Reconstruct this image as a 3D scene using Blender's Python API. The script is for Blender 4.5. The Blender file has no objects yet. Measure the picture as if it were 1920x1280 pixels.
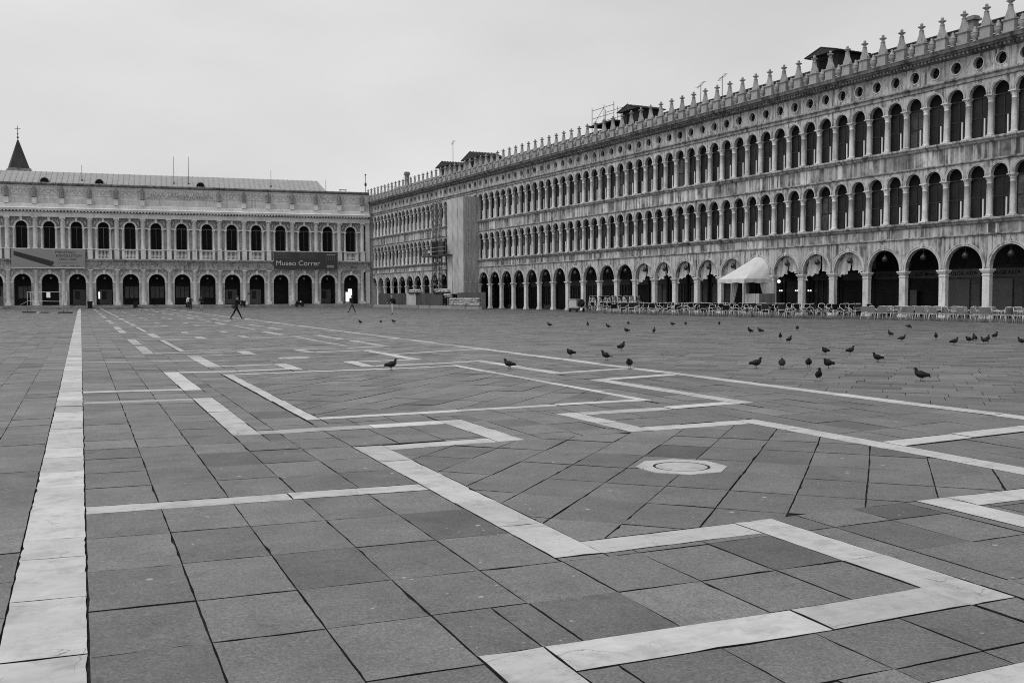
import bpy, math, random
from mathutils import Vector, Matrix, Euler

R = random.Random(11)
scene = bpy.context.scene
COL = scene.collection

# ---------------------------------------------------------------- camera
CAM_H = 1.6
cam_d = bpy.data.cameras.new("camera")
cam = bpy.data.objects.new("camera", cam_d)
COL.objects.link(cam)
pitch, yaw, roll = math.radians(2.5761), math.radians(23.397), -0.0031
fw = Vector((math.sin(yaw) * math.cos(pitch), math.cos(yaw) * math.cos(pitch), -math.sin(pitch)))
r0 = Vector((math.cos(yaw), -math.sin(yaw), 0.0))
u0 = r0.cross(fw)
rt = math.cos(roll) * r0 + math.sin(roll) * u0
up = -math.sin(roll) * r0 + math.cos(roll) * u0
M = Matrix((rt, up, -fw)).transposed().to_4x4()
M.translation = Vector((0, 0, CAM_H))
cam.matrix_world = M
cam_d.sensor_fit = 'HORIZONTAL'
cam_d.sensor_width = 36.0
cam_d.lens = 35.0
cam_d.clip_start = 0.05
cam_d.clip_end = 4000
scene.camera = cam

# ---------------------------------------------------------------- world, sun, exposure
SUN_DIR = Vector((-0.52, -0.06, 0.83)).normalized()      # towards the sun behind the cloud
world = bpy.data.worlds.new("World")
scene.world = world
world.use_nodes = True
nt = world.node_tree
nt.nodes.clear()
wo = nt.nodes.new('ShaderNodeOutputWorld')
bg = nt.nodes.new('ShaderNodeBackground')
sky = nt.nodes.new('ShaderNodeTexSky')
sky.sky_type = 'NISHITA'
sky.sun_disc = False
sky.sun_elevation = math.asin(SUN_DIR.z)
sky.sun_rotation = math.atan2(SUN_DIR.x, SUN_DIR.y)
bw = nt.nodes.new('ShaderNodeRGBToBW')
nt.links.new(sky.outputs[0], bw.inputs[0])
tc = nt.nodes.new('ShaderNodeTexCoord')
mp = nt.nodes.new('ShaderNodeMapping')
mp.inputs['Scale'].default_value = (1.3, 1.3, 3.2)
nt.links.new(tc.outputs['Generated'], mp.inputs['Vector'])
cn_ = nt.nodes.new('ShaderNodeTexNoise')
cn_.inputs['Scale'].default_value = 1.7
cn_.inputs['Detail'].default_value = 5
cn_.inputs['Roughness'].default_value = 0.5
nt.links.new(mp.outputs[0], cn_.inputs['Vector'])
cr = nt.nodes.new('ShaderNodeMapRange')
cr.inputs['From Min'].default_value = 0.3
cr.inputs['From Max'].default_value = 0.7
cr.inputs['To Min'].default_value = 6.6
cr.inputs['To Max'].default_value = 8.5
nt.links.new(cn_.outputs[0], cr.inputs[0])
mx = nt.nodes.new('ShaderNodeMix')
mx.data_type = 'FLOAT'
mx.inputs[0].default_value = 0.9           # nine tenths cloud cover
nt.links.new(bw.outputs[0], mx.inputs[2])
nt.links.new(cr.outputs[0], mx.inputs[3])
nt.links.new(mx.outputs[0], bg.inputs['Color'])
bg.inputs['Strength'].default_value = 0.1
nt.links.new(bg.outputs[0], wo.inputs[0])

sun_d = bpy.data.lights.new("sun", 'SUN')
sun_d.energy = 1.5
sun_d.angle = math.radians(30)
sun_d.color = (1, 1, 1)
sun = bpy.data.objects.new("sun", sun_d)
COL.objects.link(sun)
sun.rotation_euler = (-SUN_DIR).to_track_quat('-Z', 'Y').to_euler()
sun.location = (0, 0, 80)

vs = scene.view_settings
vs.view_transform = 'Standard'
vs.look = 'None'
vs.exposure = 0.0
vs.gamma = 1.0
vs.use_curve_mapping = False
scene.cycles.max_bounces = 6
scene.cycles.diffuse_bounces = 4
scene.cycles.glossy_bounces = 2
scene.cycles.use_denoising = False
scene.cycles.pixel_filter_type = 'BLACKMAN_HARRIS'
scene.cycles.filter_width = 1.05
scene.cycles.use_adaptive_sampling = False
scene.cycles.sample_clamp_indirect = 3.0

# ---------------------------------------------------------------- materials (a black and white place)
MATS = {}

class NB:
    """tiny node-graph helper working on grey values"""
    def __init__(s, name):
        s.m = bpy.data.materials.new(name)
        s.m.use_nodes = True
        s.t = s.m.node_tree
        s.b = s.t.nodes['Principled BSDF']
        MATS[name] = s.m
    def n(s, k): return s.t.nodes.new(k)
    def l(s, a, b): s.t.links.new(a, b)
    def pos(s, scale=(1, 1, 1), rot=(0, 0, 0), obj=False):
        mpn = s.n('ShaderNodeMapping')
        mpn.inputs['Scale'].default_value = scale
        mpn.inputs['Rotation'].default_value = rot
        if obj:
            s.l(s.n('ShaderNodeTexCoord').outputs['Object'], mpn.inputs[0])
        else:
            s.l(s.n('ShaderNodeNewGeometry').outputs['Position'], mpn.inputs[0])
        return mpn.outputs[0]
    def noise(s, vec, scale, detail=3, rough=0.55, dist=0.0):
        q = s.n('ShaderNodeTexNoise')
        q.inputs['Scale'].default_value = scale
        q.inputs['Detail'].default_value = detail
        q.inputs['Roughness'].default_value = rough
        q.inputs['Distortion'].default_value = dist
        s.l(vec, q.inputs['Vector'])
        return q.outputs[0]
    def voro(s, vec, scale, feature='F1', rnd=1.0):
        q = s.n('ShaderNodeTexVoronoi')
        q.feature = feature
        q.inputs['Scale'].default_value = scale
        q.inputs['Randomness'].default_value = rnd
        s.l(vec, q.inputs['Vector'])
        return q.outputs['Distance']
    def rng(s, v, a, b, c, d, smooth=False):
        q = s.n('ShaderNodeMapRange')
        q.interpolation_type = 'SMOOTHSTEP' if smooth else 'LINEAR'
        for k, val in zip(('From Min', 'From Max', 'To Min', 'To Max'), (a, b, c, d)):
            q.inputs[k].default_value = val
        s.l(v, q.inputs[0])
        return q.outputs[0]
    def math(s, op, a, b=None):
        q = s.n('ShaderNodeMath')
        q.operation = op
        for i, v in enumerate((a, b)):
            if v is None: continue
            if isinstance(v, (int, float)): q.inputs[i].default_value = v
            else: s.l(v, q.inputs[i])
        return q.outputs[0]
    def mul(s, *a):
        o = a[0]
        for b in a[1:]: o = s.math('MULTIPLY', o, b)
        return o
    def mix(s, f, a, b):
        q = s.n('ShaderNodeMix')
        q.data_type = 'FLOAT'
        for i, v in zip((0, 2, 3), (f, a, b)):
            if isinstance(v, (int, float)): q.inputs[i].default_value = v
            else: s.l(v, q.inputs[i])
        return q.outputs[0]
    def attr(s, name):
        q = s.n('ShaderNodeAttribute')
        q.attribute_name = name
        return q.outputs['Fac']
    def objrand(s): return s.n('ShaderNodeObjectInfo').outputs['Random']
    def bump(s, h, strength, dist):
        q = s.n('ShaderNodeBump')
        q.inputs['Strength'].default_value = strength
        q.inputs['Distance'].default_value = dist
        s.l(h, q.inputs['Height'])
        s.l(q.outputs[0], s.b.inputs['Normal'])
    def done(s, col, rough=0.7, spec=0.3, metal=0.0):
        if isinstance(col, (int, float)): s.b.inputs['Base Color'].default_value = (col, col, col, 1)
        else: s.l(col, s.b.inputs['Base Color'])
        if isinstance(rough, (int, float)): s.b.inputs['Roughness'].default_value = rough
        else: s.l(rough, s.b.inputs['Roughness'])
        s.b.inputs['Specular IOR Level'].default_value = spec
        s.b.inputs['Metallic'].default_value = metal
        return s.m

def plain(name, base, rough=0.6, spec=0.3, var=0.12, scale=3.0, metal=0.0, objvar=0.0):
    g = NB(name)
    p = g.pos()
    v = g.mul(g.rng(g.noise(p, scale, 4), .3, .7, 1 - var, 1 + var), base)
    v = g.mul(v, g.rng(g.noise(p, scale * 9, 2), .3, .7, 1 - var * .6, 1 + var * .6))
    if objvar: v = g.mul(v, g.rng(g.objrand(), 0, 1, 1 - objvar, 1 + objvar))
    return g.done(v, rough, spec, metal)

def facade(name, base, stain=0.5, stain_lo=0.52, stain_hi=0.72, streak=(2.6, 2.6, 0.16), objvar=0.06, bump=0.25, crust=0.55, crust_scale=1.6):
    """weathered pale stone: blotches, rain streaks and black crust with a shape of their own"""
    g = NB(name)
    p = g.pos()
    blot = g.rng(g.noise(p, .55, 5, .6), .3, .7, .84, 1.14)
    fine = g.rng(g.noise(p, 7, 4, .65), .25, .75, .86, 1.12)
    st = g.noise(g.pos(streak), 1.0, 5, .62, .3)
    st = g.rng(st, stain_lo, stain_hi, 0, 1, True)
    patch = g.rng(g.noise(p, .9, 4, .6), .35, .65, .25, 1)
    k = g.mul(st, patch, stain)
    v = g.mul(blot, fine, base)
    if objvar: v = g.mul(v, g.rng(g.objrand(), 0, 1, 1 - objvar, 1 + objvar))
    v = g.mix(k, v, g.mul(v, .16))
    cru = g.rng(g.noise(g.pos((1.3, 1.3, .8)), crust_scale, 6, .68), .50, .66, 0, 1, True)
    v = g.mix(g.mul(cru, crust), v, g.mul(v, .30))
    g.bump(g.noise(p, 9, 4, .6), bump, .02)
    return g.done(v, .78, .25)

facade('stone', .47, .95, .47, .58, (3.4, 3.4, .20), .14, crust=.8)
facade('stone_frieze', .50, 1.0, .45, .53, (3.0, 3.0, .10), .42, crust=.6, crust_scale=1.0)
facade('stone_ledge', .34, .95, .42, .60, (2.2, 2.2, 1.6), crust=.8)
facade('stone_arch', .54, .7, .46, .68, (4, 4, .7), crust=.6, crust_scale=2.0)
facade('column', .66, .6, .52, .72, (6, 6, .3), .12, crust=.35, crust_scale=2.2)
facade('merlon', .37, .5, .50, .74, (2.5, 2.5, .6), .08, crust=.4, crust_scale=3)
facade('cornice', .22, .95, .36, .60, (2.2, 2.2, .8))
facade('ala_stone', .68, .5, .54, .74, (3.2, 3.2, .2), .06, crust=.12)
facade('ala_wall', .46, .7, .48, .66, (3.2, 3.2, .2), .08, crust=.45, crust_scale=1.2)
facade('ala_attic', .58, .5, .50, .70, (3.2, 3.2, .2), .06, crust=.3)
facade('ala_frieze', .44, .85, .40, .64, (3.5, 3.5, 1.2))
facade('ala_cornice', .26, .85, .38, .62, (2, 2, 1.0))
facade('statue', .25, .4, .52, .68, (9, 9, 3), .06, crust=.4, crust_scale=5)  # base darkened to stand in for the shading on the figures
facade('relief', .52, .6, .50, .66, (5, 5, 2), .06, crust=.4, crust_scale=3)
facade('step', .30, .6, .4, .7, (1, 1, 1))

def slab_mat():
    g = NB('trachyte')
    p = g.pos()
    t = g.attr('tone')
    sp = g.rng(g.noise(p, 70, 4, .8), .30, .70, .52, 1.48)
    mid = g.rng(g.noise(p, 18, 5, .7), .3, .7, .84, 1.16)
    blot = g.rng(g.noise(p, 1.7, 5, .6), .3, .7, .82, 1.17)
    big = g.rng(g.noise(p, .22, 4, .6), .3, .7, .88, 1.12)
    gr = g.rng(g.noise(p, 42, 2, .6), .30, .70, .80, 1.20)
    v = g.mul(t, sp, mid, blot, big, gr)
    wear = g.rng(g.noise(p, 5.5, 6, .7), .52, .70, 0, 1, True)
    v = g.mix(g.mul(wear, .55), v, g.mul(v, .58))
    lite = g.rng(g.noise(g.pos((1, 1, 1), (0, 0, .7)), 3.1, 5, .65), .56, .74, 0, 1, True)
    v = g.mix(g.mul(lite, .35), v, g.mul(v, 1.35))
    # pits, dark scuffs
    sc = g.rng(g.noise(g.pos((3, 9, 1), (0, 0, .4)), 5.0, 4, .7), .66, .74, 0, 1)
    v = g.mix(g.mul(sc, .35), v, g.mul(v, .45))
    # bird droppings and gum: small pale spots
    d1 = g.rng(g.math('ADD', g.voro(p, 2.6), g.mul(g.noise(p, 30, 2), .06)), .072, .086, 1, 0)
    d2 = g.rng(g.math('ADD', g.voro(g.pos((1, 1, 1), (0, 0, 1.1)), 6.3), g.mul(g.noise(p, 60, 2), .09)), .092, .110, 1, 0)
    gate = g.rng(g.noise(p, .8, 2), .42, .50, 0, 1)
    d = g.math('MAXIMUM', g.mul(d1, .7), g.mul(d2, gate, .75))
    v = g.mix(d, v, .42)
    g.bump(g.noise(p, 120, 3, .65), .35, .004)
    return g.done(v, g.rng(g.noise(p, 3, 3), .3, .7, .42, .62), .35)
slab_mat()

def marble_mat():
    g = NB('istrian')
    p = g.pos()
    t = g.attr('tone')
    mid = g.rng(g.noise(p, 11, 5, .6), .3, .7, .93, 1.06)
    blot = g.rng(g.noise(p, 1.9, 4, .6), .3, .7, .88, 1.08)
    vein = g.noise(g.pos((1.6, 5, 1), (0, 0, .3)), 2.5, 6, .6, 1.5)
    vein = g.rng(vein, .3, .7, .92, 1.06)
    v = g.mul(t, mid, blot, vein)
    # hairline cracks and pits
    wv = g.n('ShaderNodeVectorMath'); wv.operation = 'ADD'
    nz = g.n('ShaderNodeTexNoise'); nz.inputs['Scale'].default_value = 4; nz.inputs['Detail'].default_value = 5
    g.l(p, nz.inputs['Vector']); g.l(p, wv.inputs[0])
    sc = g.n('ShaderNodeVectorMath'); sc.operation = 'SCALE'; sc.inputs['Scale'].default_value = .24
    g.l(nz.outputs['Color'], sc.inputs[0]); g.l(sc.outputs[0], wv.inputs[1])
    ck = g.rng(g.voro(wv.outputs[0], 2.3, 'DISTANCE_TO_EDGE'), .0, .009, 1, 0)
    gate = g.rng(g.noise(p, 1.6, 3), .50, .58, 0, 1)
    pit = g.rng(g.noise(g.pos((6, 14, 1), (0, 0, .2)), 4.0, 5, .7), .60, .66, 0, 1)
    pg = g.rng(g.noise(p, .9, 2), .44, .54, 0, 1)
    k = g.math('MAXIMUM', g.mul(ck, gate, .95), g.mul(pit, pg, .75))
    dirt = g.rng(g.noise(p, 3.3, 6, .7), .48, .68, 0, 1, True)
    v = g.mix(g.mul(dirt, .6), v, g.mul(v, .58))
    v = g.mix(k, v, .11)
    g.bump(g.noise(p, 60, 4, .6), .2, .003)
    return g.done(v, .58, .35)
marble_mat()

plain('joint', .030, .95, .05, .4, 14)
plain('earth', .20, .9, .1, .2, .5)
plain('dark_glass', .016, .38, .22, .5, .8, objvar=.5)
plain('curtain_glass', .055, .5, .2, .6, 1.2, objvar=.6)
plain('dark_wood', .030, .6, .2, .3, 2)
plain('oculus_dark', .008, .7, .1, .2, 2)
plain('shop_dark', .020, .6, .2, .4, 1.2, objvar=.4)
plain('shop_mid', .14, .6, .2, .2, 1.5, objvar=.25)
plain('shop_panel', .16, .6, .2, .12, 1.5)
plain('shop_sign', .085, .6, .2, .2, 2)
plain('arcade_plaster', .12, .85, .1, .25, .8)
plain('arcade_floor', .10, .6, .25, .25, 1.5)
plain('letter_dark', .012, .7, .1)
plain('letter_light', .55, .7, .1)
plain('white_post', .72, .5, .3, .06)
plain('canvas', .60, .8, .1, .07, 2)
plain('drape', .50, .85, .1, .22, 3.5, objvar=.08)
plain('banner_grey', .27, .8, .1, .05)
plain('banner_dark', .062, .8, .1, .08)
plain('banner_bar', .05, .8, .1, .2, 6)
plain('banner_faint', .13, .8, .1)
plain('aluminium', .66, .35, .5, .06, 5)
plain('weave_dark', .011, .6, .2, .3, 20)
plain('weave_light', .20, .6, .2, .15, 20)
plain('table_top', .12, .4, .4)
plain('roof_tile', .055, .85, .15, .45, 5)
plain('roof_metal', .31, .55, .3, .12, 1.2)
plain('gutter_glint', .75, .5, .3, .1)  # near-white colour stands in for the highlight on the metal
plain('hut_wall', .22, .85, .1, .2, 1.5)
plain('hut_wood', .035, .8, .1, .3, 3)
plain('steel', .06, .5, .4, .2, 4)
plain('steel_light', .38, .45, .4, .15, 4)
def sheeting(name, base):
    g = NB(name)
    p = g.pos()
    v = g.mul(g.rng(g.noise(g.pos((2.5, 2.5, .25)), 1.2, 4), .3, .7, .90, 1.09), g.rng(g.noise(p, .35, 3), .3, .7, .85, 1.12), g.rng(g.noise(p, 14, 3), .3, .7, .92, 1.08), base)
    g.bump(g.noise(g.pos((3, 3, .3)), 1.0, 4), .5, .08)
    return g.done(v, .75, .15)
sheeting('sheet', .42)
sheeting('sheet_shaded', .36)  # same sheeting, darkened: the shade of the sides is put into the colour
plain('board', .48, .7, .2, .1, 1.5)
plain('hoarding', .085, .7, .2, .14, 2, objvar=.15)
plain('concrete', .27, .85, .15, .15, 2, objvar=.1)
plain('sacks', .42, .85, .1, .2, 4, objvar=.3)
plain('black', .012, .6, .2)
plain('rubber', .02, .8, .1)
plain('cloth_dark', .018, .85, .1, .3, 8)
plain('cloth_mid', .06, .85, .1, .2, 8)
plain('cloth_light', .45, .85, .1, .1, 8)
plain('cloth_white', .80, .8, .1, .05, 8)
plain('skin', .33, .6, .25, .06, 8)
plain('hair', .025, .6, .3)
plain('hair_grey', .30, .6, .3)
plain('globe', .03, .35, .45, .1)
plain('plumage', .009, .6, .25, .5, 60, objvar=.4)
plain('plumage_pale', .20, .7, .2, .5, 40)
plain('bird_leg', .10, .7, .2)
plain('spire_lead', .045, .7, .2, .25, .5)
def emit(name, val):
    g = NB(name)
    g.b.inputs['Emission Color'].default_value = (1, 1, 1, 1)
    g.b.inputs['Emission Strength'].default_value = val
    g.done(.6)
emit('lamp_glow', 1.3)
emit('screen_glow', 1.1)

# ---------------------------------------------------------------- mesh helpers
class MB:
    def __init__(s): s.v = []; s.f = []; s.mi = []; s.cur = 0; s.sm = []
    def add(s, vs, fs, smooth=False):
        o = len(s.v); s.v += [tuple(p) for p in vs]
        for q in fs: s.f.append([o + i for i in q]); s.mi.append(s.cur); s.sm.append(smooth)
        return o
    def box(s, x0, x1, y0, y1, z0, z1):
        s.add([(x0, y0, z0), (x1, y0, z0), (x1, y1, z0), (x0, y1, z0), (x0, y0, z1), (x1, y0, z1), (x1, y1, z1), (x0, y1, z1)],
              [(0, 3, 2, 1), (4, 5, 6, 7), (0, 1, 5, 4), (1, 2, 6, 5), (2, 3, 7, 6), (3, 0, 4, 7)])
        return s
    def prism_xz(s, poly, y0, y1, smooth=False):
        n = len(poly)
        s.add([(x, y0, z) for x, z in poly] + [(x, y1, z) for x, z in poly],
              [list(range(n)), list(range(2 * n - 1, n - 1, -1))] + [(i, n + i, n + (i + 1) % n, (i + 1) % n) for i in range(n)], False)
        return s
    def course(s, prof, x0, x1):
        """profile of (y,z) points swept along x"""
        n = len(prof)
        s.add([(x0, y, z) for y, z in prof] + [(x1, y, z) for y, z in prof],
              [list(range(n - 1, -1, -1)), list(range(n, 2 * n))] + [(i, (i + 1) % n, n + (i + 1) % n, n + i) for i in range(n)])
        return s
    def lathe(s, prof, n=12, c=(0, 0), smooth=True):
        vs = []; fs = []
        for r, z in prof:
            for k in range(n):
                a = 2 * math.pi * k / n
                vs.append((c[0] + r * math.cos(a), c[1] + r * math.sin(a), z))
        for j in range(len(prof) - 1):
            for k in range(n):
                fs.append((j * n + k, j * n + (k + 1) % n, (j + 1) * n + (k + 1) % n, (j + 1) * n + k))
        fs.append(list(range(n - 1, -1, -1)))
        o = (len(prof) - 1) * n
        fs.append([o + k for k in range(n)])
        s.add(vs, fs, smooth)
        return s
    def tube(s, path, r, n=6, smooth=True):
        pts = [Vector(p) for p in path]; vs = []; fs = []
        rs = r if isinstance(r, (list, tuple)) else [r] * len(pts)
        for i, p in enumerate(pts):
            t = (pts[min(i + 1, len(pts) - 1)] - pts[max(i - 1, 0)]).normalized()
            a = t.cross(Vector((0, 0, 1)))
            if a.length < 1e-3: a = t.cross(Vector((0, 1, 0)))
            a.normalize(); b = t.cross(a)
            for k in range(n):
                an = 2 * math.pi * k / n
                vs.append(p + (a * math.cos(an) + b * math.sin(an)) * rs[i])
        for i in range(len(pts) - 1):
            for k in range(n):
                fs.append((i * n + k, i * n + (k + 1) % n, (i + 1) * n + (k + 1) % n, (i + 1) * n + k))
        fs.append(list(range(n - 1, -1, -1)))
        fs.append([(len(pts) - 1) * n + k for k in range(n)])
        s.add(vs, fs, smooth)
        return s
    def grid(s, fn, nu, nv, smooth=True, thick=None):
        vs = [fn(u / nu, w / nv) for w in range(nv + 1) for u in range(nu + 1)]
        fs = [(w * (nu + 1) + u, w * (nu + 1) + u + 1, (w + 1) * (nu + 1) + u + 1, (w + 1) * (nu + 1) + u) for w in range(nv) for u in range(nu)]
        s.add(vs, fs, smooth)
        if thick:
            t = Vector(thick)
            s.add([Vector(p) + t for p in vs], [q[::-1] for q in fs], smooth)
        return s
    def ball(s, c, r, n=10, m=6, sq=(1, 1, 1)):
        vs = []; fs = []
        for j in range(1, m):
            th = math.pi * j / m
            for k in range(n):
                a = 2 * math.pi * k / n
                vs.append((c[0] + r * sq[0] * math.sin(th) * math.cos(a), c[1] + r * sq[1] * math.sin(th) * math.sin(a), c[2] - r * sq[2] * math.cos(th)))
        b = len(vs); vs += [(c[0], c[1], c[2] - r * sq[2]), (c[0], c[1], c[2] + r * sq[2])]
        for j in range(m - 2):
            for k in range(n): fs.append((j * n + k, j * n + (k + 1) % n, (j + 1) * n + (k + 1) % n, (j + 1) * n + k))
        for k in range(n):
            fs.append((b, (k + 1) % n, k)); fs.append((b + 1, (m - 2) * n + k, (m - 2) * n + (k + 1) % n))
        s.add(vs, fs, True)
        return s
    def arch_plate(s, x0, x1, z0, z1, cx, r, zs, y0, y1, n=14):
        """wall cell x0..x1, z0..z1 with an opening of half-width r and a round head springing at zs"""
        arc = [(cx - r, z0), (cx - r, zs)] if zs > z0 + 1e-4 else [(cx - r, z0)]
        for i in range(1, n): 
            a = math.pi - math.pi * i / n
            arc.append((cx + r * math.cos(a), zs + r * math.sin(a)))
        arc += [(cx + r, zs), (cx + r, z0)] if zs > z0 + 1e-4 else [(cx + r, z0)]
        vs = []; fs = []
        for y in (y0, y1):
            vs += [(x, y, z) for x, z in arc]
            vs += [(x, y, z1) for x, z in arc]
            vs += [(x0, y, z0), (x0, y, z1), (x1, y, z0), (x1, y, z1)]
        m = len(arc); k = 2 * m; N = k + 4
        def face(q): fs.append(q); fs.append([i + N for i in q][::-1])
        for i in range(m - 1):
            if abs(arc[i][0] - arc[i + 1][0]) < 1e-6: continue
            face([i, i + 1, m + i + 1, m + i])
        # flank strips
        left = [k] + [0] + ([1] if zs > z0 + 1e-4 else []) + [m, k + 1]
        face(left)
        right = ([m - 1] + [k + 2, k + 3] + [2 * m - 1] + ([m - 2] if zs > z0 + 1e-4 else []))
        face(right)
        for i in range(m - 1): fs.append([i, i + N, i + 1 + N, i + 1])
        fs.append([k, k + 1, k + 1 + N, k + N]); fs.append([k + 2, k + 2 + N, k + 3 + N, k + 3])
        fs.append([k + 1, k + 3, k + 3 + N, k + 1 + N])
        s.add(vs, fs)
        return s
    def arch_ring(s, cx, zs, ra, rb, y0, y1, n=16, z0=None):
        """round-headed moulding"""
        pa = []; pb = []
        if z0 is not None: pa.append((cx - ra, z0)); pb.append((cx - rb, z0))
        for i in range(n + 1):
            a = math.pi - math.pi * i / n
            pa.append((cx + ra * math.cos(a), zs + ra * math.sin(a))); pb.append((cx + rb * math.cos(a), zs + rb * math.sin(a)))
        if z0 is not None: pa.append((cx + ra, z0)); pb.append((cx + rb, z0))
        m = len(pa)
        vs = [(x, y0, z) for x, z in pa] + [(x, y0, z) for x, z in pb] + [(x, y1, z) for x, z in pa] + [(x, y1, z) for x, z in pb]
        fs = []
        for i in range(m - 1):
            fs += [[i, i + 1, m + i + 1, m + i], [m + i, m + i + 1, 3 * m + i + 1, 3 * m + i], [i, 2 * m + i, 2 * m + i + 1, i + 1]]
        fs += [[0, m, 3 * m, 2 * m], [m - 1, 3 * m - 1, 4 * m - 1, 2 * m - 1]]
        s.add(vs, fs)
        return s
    def round_hole(s, x0, x1, z0, z1, cx, cz, r, y0, y1, n=24):
        angs = [2 * math.pi * i / n for i in range(n)]
        for X in (x0, x1):
            for Z in (z0, z1): angs.append(math.atan2(Z - cz, X - cx) % (2 * math.pi))
        angs = sorted(set(round(a, 6) for a in angs))
        def edge(a):
            c, d = math.cos(a), math.sin(a); t = 1e9
            if c > 1e-9: t = min(t, (x1 - cx) / c)
            if c < -1e-9: t = min(t, (x0 - cx) / c)
            if d > 1e-9: t = min(t, (z1 - cz) / d)
            if d < -1e-9: t = min(t, (z0 - cz) / d)
            return cx + c * t, cz + d * t
        ci = [(cx + r * math.cos(a), cz + r * math.sin(a)) for a in angs]; ed = [edge(a) for a in angs]; m = len(angs)
        vs = [(x, y0, z) for x, z in ci] + [(x, y0, z) for x, z in ed] + [(x, y1, z) for x, z in ci]
        fs = []
        for i in range(m):
            j = (i + 1) % m
            fs += [[i, m + i, m + j, j], [i, j, 2 * m + j, 2 * m + i]]
        s.add(vs, fs)
        return s
    def mesh(s, name, mats):
        me = bpy.data.meshes.new(name)
        me.from_pydata(s.v, [], s.f)
        for m in ([mats] if isinstance(mats, str) else mats): me.materials.append(MATS[m])
        me.polygons.foreach_set('material_index', s.mi)
        me.polygons.foreach_set('use_smooth', s.sm)
        me.update()
        return me
    def obj(s, name, mats, parent=None, loc=(0, 0, 0), rz=0.0):
        return put(name, s.mesh(name, mats), parent, loc, rz)

def put(name, me, parent=None, loc=(0, 0, 0), rz=0.0):
    o = bpy.data.objects.new(name, me)
    o.location = loc
    if rz: o.rotation_euler = (0, 0, rz)
    o.parent = parent
    COL.objects.link(o)
    return o
def empty(name, loc=(0, 0, 0), rz=0.0):
    return put(name, None, None, loc, rz)
def tag(o, label=None, cat=None, group=None, kind=None):
    if label: o['label'] = label
    if cat: o['category'] = cat
    if group: o['group'] = group
    if kind: o['kind'] = kind
    return o
def copy_tree(o, parent=None):
    c = o.copy(); c.parent = parent; COL.objects.link(c)
    for ch in o.children: copy_tree(ch, c)
    return c
def text_mesh(body, size, align='LEFT', shear=0.0, extrude=0.004, bold=0.0):
    cu = bpy.data.curves.new('lettering', 'FONT')
    cu.body = body; cu.size = size; cu.align_x = align; cu.shear = shear; cu.extrude = extrude; cu.offset = bold
    t = bpy.data.objects.new('lettering', cu); COL.objects.link(t)
    bpy.context.view_layer.update()
    me = bpy.data.meshes.new_from_object(t.evaluated_get(bpy.context.evaluated_depsgraph_get()))
    bpy.data.objects.remove(t)
    return me
def put_text(body, size, mat, parent, loc, align='LEFT', shear=0.0, width=None, bold=0.0, name='lettering'):
    """upright lettering facing local -y"""
    me = text_mesh(body, size, align, shear, bold=bold)
    if width:
        xs = [v.co.x for v in me.vertices]; k = width / (max(xs) - min(xs))
        for v in me.vertices: v.co.x *= k
    for v in me.vertices: v.co = Vector((v.co.x, -v.co.z, v.co.y))
    me.materials.clear(); me.materials.append(MATS[mat])
    o = put(name, me, parent, loc)
    return o

# ================================================================ THE SETTING: ground and pavement
g = MB(); g.add([(-1500, -600, -.03), (1500, -600, -.03), (1500, 2400, -.03), (-1500, 2400, -.03)], [(0, 1, 2, 3)])
tag(g.obj('ground', 'earth'), kind='structure')
g = MB(); g.add([(-33, -3, -.012), (70, -3, -.012), (60, 172, -.012), (-33, 172, -.012)], [(0, 1, 2, 3)])
pavement = tag(g.obj('piazza_pavement', 'joint'), kind='structure')

DB = Vector((-0.06220, 0.99806)); NV = Vector((0.99806, 0.06220))     # along and into the long arcaded wing
CD = Vector((0.99700, -0.07742)); CNV = Vector((0.07742, 0.99700))    # along and into the far wing

def warp(x, y):
    # the paved field is laid very slightly out of square, in three straight stretches
    if not (-1 < x < 12 and y > 0): return x, y
    NX = (-1.0, 0.0, 2.91, 7.78, 11.2, 12.0)
    for a, b in zip(NX, NX[1:]):
        if x <= b:
            t = (x - a) / (b - a); q = (1 - t) * (a - 4) ** 2 + t * (b - 4) ** 2
            return x, y + .0015 * min(y, 30.0) * q
    return x, y

MARBLE = []       # (polygon, importance)
SLABS = []
BANDS = []        # axis-aligned obstacles in pattern space x0,x1,y0,y1

def band(x0, x1, y0, y1, block=1.25):
    BANDS.append((x0, x1, y0, y1))
    horiz = (x1 - x0) > (y1 - y0)
    L = (x1 - x0) if horiz else (y1 - y0)
    n = max(1, int(round(L / block)))
    cuts = [0] + [(i + R.uniform(-.22, .22)) / n for i in range(1, n)] + [1]
    for a, b in zip(cuts, cuts[1:]):
        if horiz: MARBLE.append([(x0 + a * L, y0), (x0 + b * L, y0), (x0 + b * L, y1), (x0 + a * L, y1)])
        else: MARBLE.append([(x0, y0 + a * L), (x1, y0 + a * L), (x1, y0 + b * L), (x0, y0 + b * L)])

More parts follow.
